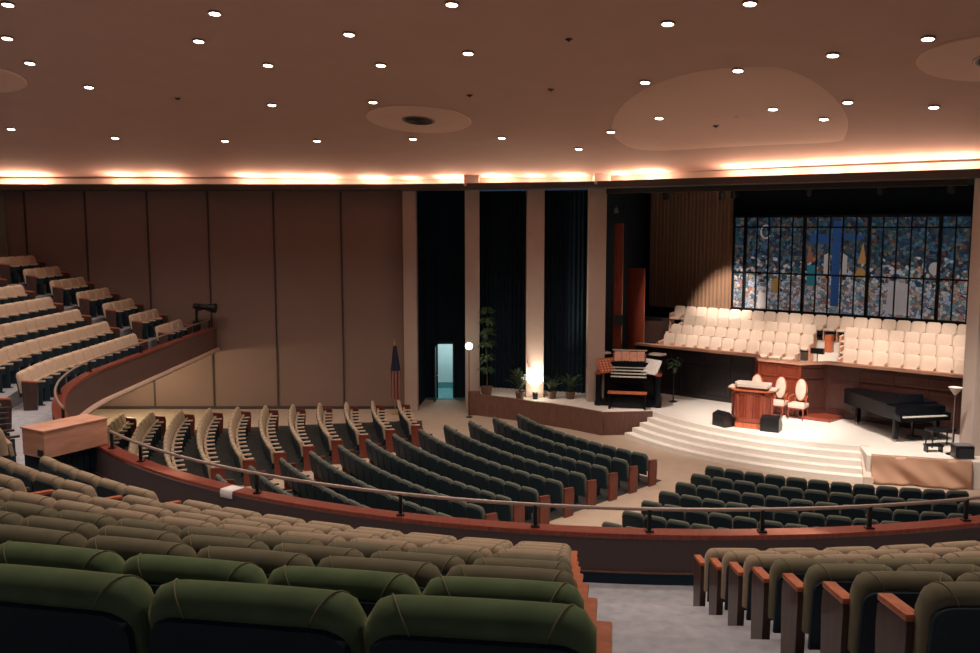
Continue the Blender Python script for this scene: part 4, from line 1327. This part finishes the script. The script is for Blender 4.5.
# ------------------------------------------------------------------ LEFT PLATFORM: PLANTS, GLOBE, UPLIGHT, FLAG
t = thing('potted_ficus', 'tall thin dark potted tree in front of the second column', 'potted plant', (-0.12, 30.98, 0.70))
MB().lathe([(0.16, 0), (0.2, 0.28), (0.22, 0.3), (0.18, 0.3), (0.16, 0.26)], n=16).build('pot', M['pot'], t)
MB().tube([(0, 0, 0.2), (0.04, 0, 0.9), (-0.03, 0.02, 1.7), (0.03, 0, 2.5), (0.0, 0, 3.1)], 0.022, 6, 0.008).build('trunk', M['bark'], t)
mb = MB()
for i, (z, r_) in enumerate([(0.9, .14), (1.3, .2), (1.8, .23), (2.2, .21), (2.6, .18), (2.95, .12)]):
    leaves(mb, 55, (0.02, 0, z), r_, 0.22, 0.05, 20 + i, 0.6)
mb.build('foliage', M['leaf'], t, smooth=False)
t = thing('globe_lamp', 'round glowing globe lamp on a pole behind the tall plant', 'globe lamp', (-0.72, 30.55, 0.0))
MB().lathe([(0.12, 0), (0.12, 0.02), (0.02, 0.04)], n=14).build('base', M['black'], t)
MB().tube([(0, 0, 0.03), (0, 0, 2.38)], 0.014, 8).build('pole', M['black'], t)
MB().lathe([(0.02, -0.12)] + [(0.125 * math.sin(a), -0.125 * math.cos(a)) for a in frange(0.3, PI - 0.1, 10)], (0, 0, 2.48), n=18).build('globe', M['globe_glow'], t)
lamp('globe_light', 'POINT', (0, -0.2, 2.48), 8, (0.95, 1.0, 0.85), t, size=0.12)

t = thing('uplight', 'small can uplight glowing at the foot of the third column', 'uplight', (1.54, 30.25, 0.70))
MB().lathe([(0.08, 0), (0.09, 0.12), (0.10, 0.22), (0.09, 0.22), (0.08, 0.14)], n=16).build('can', M['black'], t)
MB().lathe([(0.078, 0.15), (0.078, 0.165)], n=16).build('lens', M['lamp_glow'], t)
lamp('uplight_beam', 'SPOT', (0, 0, 0.24), 420, (1.0, 0.86, 0.68), t, (0.02, 0.34, 2.2), size=0.06, spot=100, blend=0.8)
lamp('uplight_spill', 'POINT', (0, -0.02, 0.32), 14, (1.0, 0.86, 0.68), t, size=0.1)

def fern(loc, lab, seed, h=0.9, n=26):
    t = thing('potted_fern', lab, 'potted plant', loc, 0, 'ferns around the uplight')
    MB().lathe([(0.12, 0), (0.16, 0.22), (0.17, 0.25), (0.14, 0.25), (0.12, 0.2)], n=14).build('pot', M['pot'], t)
    rnd = random.Random(seed); mb = MB()
    for i in range(n):
        a = rnd.uniform(0, 2 * PI); L_ = h * rnd.uniform(0.6, 1.1); out = rnd.uniform(0.15, 0.55)
        prev = Vector((0, 0, 0.22)); N = 8; pts = []
        for j in range(N + 1):
            s = j / N
            pts.append(Vector((math.cos(a) * out * s * (0.6 + s * .5), math.sin(a) * out * s * (0.6 + s * .5), 0.22 + L_ * (s * 1.25 - 0.45 * s * s * (1 + out)))))
        sd = Vector((-math.sin(a), math.cos(a), 0))
        for j in range(1, N):
            p = pts[j]; dd = (pts[j + 1] - pts[j - 1]).normalized(); w = 0.12 * (1 - j / N) + 0.03
            for s_ in (-1, 1):
                tip = p + sd * s_ * w + dd * 0.05 - Vector((0, 0, 0.02))
                mb.add([p - dd * 0.025, tip, p + dd * 0.03], [(0, 1, 2)])
        mb.tube(pts, 0.006, 4, 0.002)
    mb.build('fronds', M['leaf'], t, smooth=False)
fern((1.02, 30.25, 0.70), 'bushy green fern lit by the uplight, left of the third column', 4, 1.15, 34)
fern((2.12, 30.35, 0.70), 'smaller dark fern right of the third column', 9, 0.85, 24)
fern((2.75, 30.3, 0.70), 'dim fern before the dark recess beside the last brown column', 12, 0.9, 22)

fl = thing('flag', 'furled striped flag with navy top on a pole beside the first column', 'flag', (-3.33, 31.05, 0.0))
MB().lathe([(0.14, 0), (0.14, 0.03), (0.05, 0.06), (0.03, 0.12)], n=16).build('base', M['flag_gold'], fl)
MB().tube([(0, 0, 0.05), (0, 0, 1.4), (0, 0, 2.48)], 0.014, 8).build('pole', M['flag_gold'], fl)
MB().lathe([(0.005, 2.48), (0.03, 2.50), (0.03, 2.53), (0.015, 2.58), (0.003, 2.70)], n=10).build('finial', M['flag_gold'], fl)
def furl(z0, z1, r0, r1, seed):
    rows = []
    for j in range(17):
        s = j / 16; z = z0 + (z1 - z0) * s; rr = r0 + (r1 - r0) * s; row = []
        for i in range(28):
            a = 2 * PI * i / 28
            q = rr * (1 + 0.28 * math.sin(5 * a + seed + 1.5 * s))
            row.append((0.02 + q * math.cos(a) * 1.2, q * math.sin(a), z))
        rows.append(row)
    mb = MB(); mb.grid(rows, closed=True); mb.f.append(tuple(range(28))); mb.f.append(tuple(16 * 28 + i for i in range(28)))
    return mb
furl(0.55, 1.55, 0.10, 0.125, 0).build('striped_cloth', M['flag_stripes'], fl)
furl(1.55, 2.42, 0.125, 0.04, 1).build('navy_cloth', M['flag_navy'], fl)

# ------------------------------------------------------------------ BALCONY ITEMS
# plywood crate over the sound cabinet
cr = thing('plywood_crate', 'long orange plywood crate resting on the balcony parapet at left', 'crate', (-6.60, 14.05, 3.003), math.atan2(0.97, 0.57))
# local x along its length
MB().box((0.02, 0.28, 0.215), (1.12, 0.56, 0.42), 0.006).build('box', M['plywood'], cr)
MB().box((0.02, 0.28, 0.436), (1.16, 0.60, 0.022), 0.004).build('lid', M['plywood'], cr)
MB().box((-0.545, 0.10, 0.08), (0.012, 0.14, 0.10)).build('hand_hole', M['black'], cr)
cb = thing('sound_cabinet', 'dark slatted cabinet under the plywood crate', 'cabinet', (-6.60, 14.05, 2.4), math.atan2(0.97, 0.57))
mb = MB(); mb.box((0.02, 0.40, 0.30), (1.0, 0.46, 0.6), 0.01)
mb.build('body', M['navy'], cb)
mb = MB()
for i in range(9):
    mb.box((-0.42 + 0.11 * i, 0.165, 0.3), (0.03, 0.02, 0.5))
mb.build('slats', M['black'], cb, smooth=False)

# paper notice on the parapet
c = Ob(237.9, 0.0); a = math.atan2(Nb(237.9).y, Nb(237.9).x)
pp_ = thing('paper_notice', 'white paper sheet hanging over the balcony parapet cap', 'paper', (c[0], c[1], 3.003), a - PI / 2)
mb = MB(); mb.grid([[(x, -0.08, 0.002), (x, 0.05, 0.003), (x, 0.12, 0.004), (x, 0.138, -0.01), (x, 0.145, -0.07), (x, 0.14, -0.11)] for x in frange(-0.12, 0.12, 4)])
o = mb.build('sheet', M['paper'], pp_, angle=70); o.modifiers.new('thick', 'SOLIDIFY').thickness = 0.002

# follow spot on the wing corner
c = Ob(PHI_END + 2.4, 0.42)
t = thing('follow_spot', 'black follow spot on a stand at the far corner of the left wing', 'spotlight', (c[0], c[1], 2.4))
mb = MB(); mb.tube([(0, 0, 0), (0, 0, 0.75), (0, 0, 1.25)], 0.05, 8)
mb.box((0, 0, 0.5), (0.22, 0.22, 0.7), 0.02); mb.build('stand', M['black'], t)
T = Matrix.Translation((-0.1, 0, 1.38)) @ Euler((0, R(96), 0)).to_matrix().to_4x4()
MB().lathe([(0.09, 0), (0.11, 0.05), (0.10, 0.45), (0.12, 0.5), (0.17, 0.72), (0.17, 0.80), (0.14, 0.80)], n=16, mtx=T).build('barrel', M['black'], t)
for s in (-1, 1):
    MB().box((0.12, 0.12 * s, 1.33), (0.05, 0.02, 0.26), 0.005).build('yoke_arm', M['black'], t)
# under wing soffit lamps
for i, (X_, Y_) in enumerate([(-12.2, 30.2), (-12.2, 27.2), (-11.0, 28.8)]):
    t = thing('soffit_light', 'round ceiling lamp under the left wing, %s' % ['nearest the far wall', 'farthest from the far wall', 'nearest the fascia'][i], 'ceiling light', (X_, Y_, 2.06), 0, 'lamps under the wing')
    MB().lathe([(0.14, 0.03), (0.15, 0.0), (0.12, -0.03)], n=18).build('fitting', M['lamp_glow'], t)
    MB().lathe([(0.16, 0.045), (0.165, 0.01), (0.15, 0.01)], n=18).build('rim', M['white'], t)
    lamp('soffit_beam', 'POINT', (0, 0, -0.12), 90, (1.0, 0.80, 0.50), t, size=0.12)

# ------------------------------------------------------------------ STAGE SPOTS (fixtures behind the header, and at the ceiling)
def spot_fixture(name, loc, target, energy, size, lab, col=WARM2, blend=0.35, grp=None):
    t = thing(name, lab, 'spotlight', loc, 0, grp)
    d = (Vector(target) - Vector(loc)).normalized(); q = d.to_track_quat('-Z', 'Y').to_matrix().to_4x4()
    MB().lathe([(0.05, 0.18), (0.09, 0.12), (0.10, -0.10), (0.12, -0.14), (0.10, -0.14), (0.09, -0.10)], n=16, mtx=q).build('housing', M['black'], t)
    MB().tube([(0, 0, 0.1), (0, 0, 0.3)], 0.012, 6).build('hanger', M['black'], t)
    l = lamp('beam', 'SPOT', tuple(d * 0.17), energy, col, t, None, size=0.08, spot=size, blend=blend)
    l.rotation_euler = d.to_track_quat('-Z', 'Y').to_euler()
    return t
for i, (v, tv) in enumerate([(-4.2, -5.0), (-1.8, -3.0), (0.6, -0.5), (2.6, 1.8), (4.4, 3.8)]):
    p = S(5.0, v); q = S(0.9, tv)
    spot_fixture('stage_spotlight', (p[0], p[1], 7.6), (q[0], q[1], 1.7), CHOIR_W, 48, 'black stage spotlight hidden behind the header, %s from left' % ORD[i], (1.0, 0.85, 0.72), 0.5, 'stage spotlights behind the header')
for (X, Y), tgt, e, sz in [((2.54, 26.13), (6.2, 27.6, 0.7), 0.30, 40), ((7.66, 19.68), (8.4, 26.6, 0.9), 1.0, 30), ((9.41, 19.48), (10.4, 24.2, 0.7), 0.8, 44),
                          ((7.69, 21.13), (9.2, 27.6, 1.3), 0.5, 20)]:
    dl = next(o for o in bpy.data.objects if o.name.startswith('ceiling_downlight') and abs(o.location.x - X) < .01 and abs(o.location.y - Y) < .01)
    dl['label'] = dl['label'].replace('round', 'bright round')
    lp = lamp('aimed_beam', 'SPOT', (X, Y, zceil(X, Y) - 0.10), STAGE_W * e, (1.0, 0.89, 0.80), None, tgt, size=0.08, spot=sz, blend=0.8)
    lp.parent = dl
    lp.matrix_parent_inverse = (Matrix.Translation(dl.location) @ dl.rotation_euler.to_matrix().to_4x4()).inverted()
p = S(3.4, -3.0)
spot_fixture('stage_spotlight', (p[0], p[1], 7.6), (*S(-1.2, -4.9), 3.3), 2600, 30, 'black stage spotlight inside the stage aimed at the gold curtain', WARM2, 0.7)
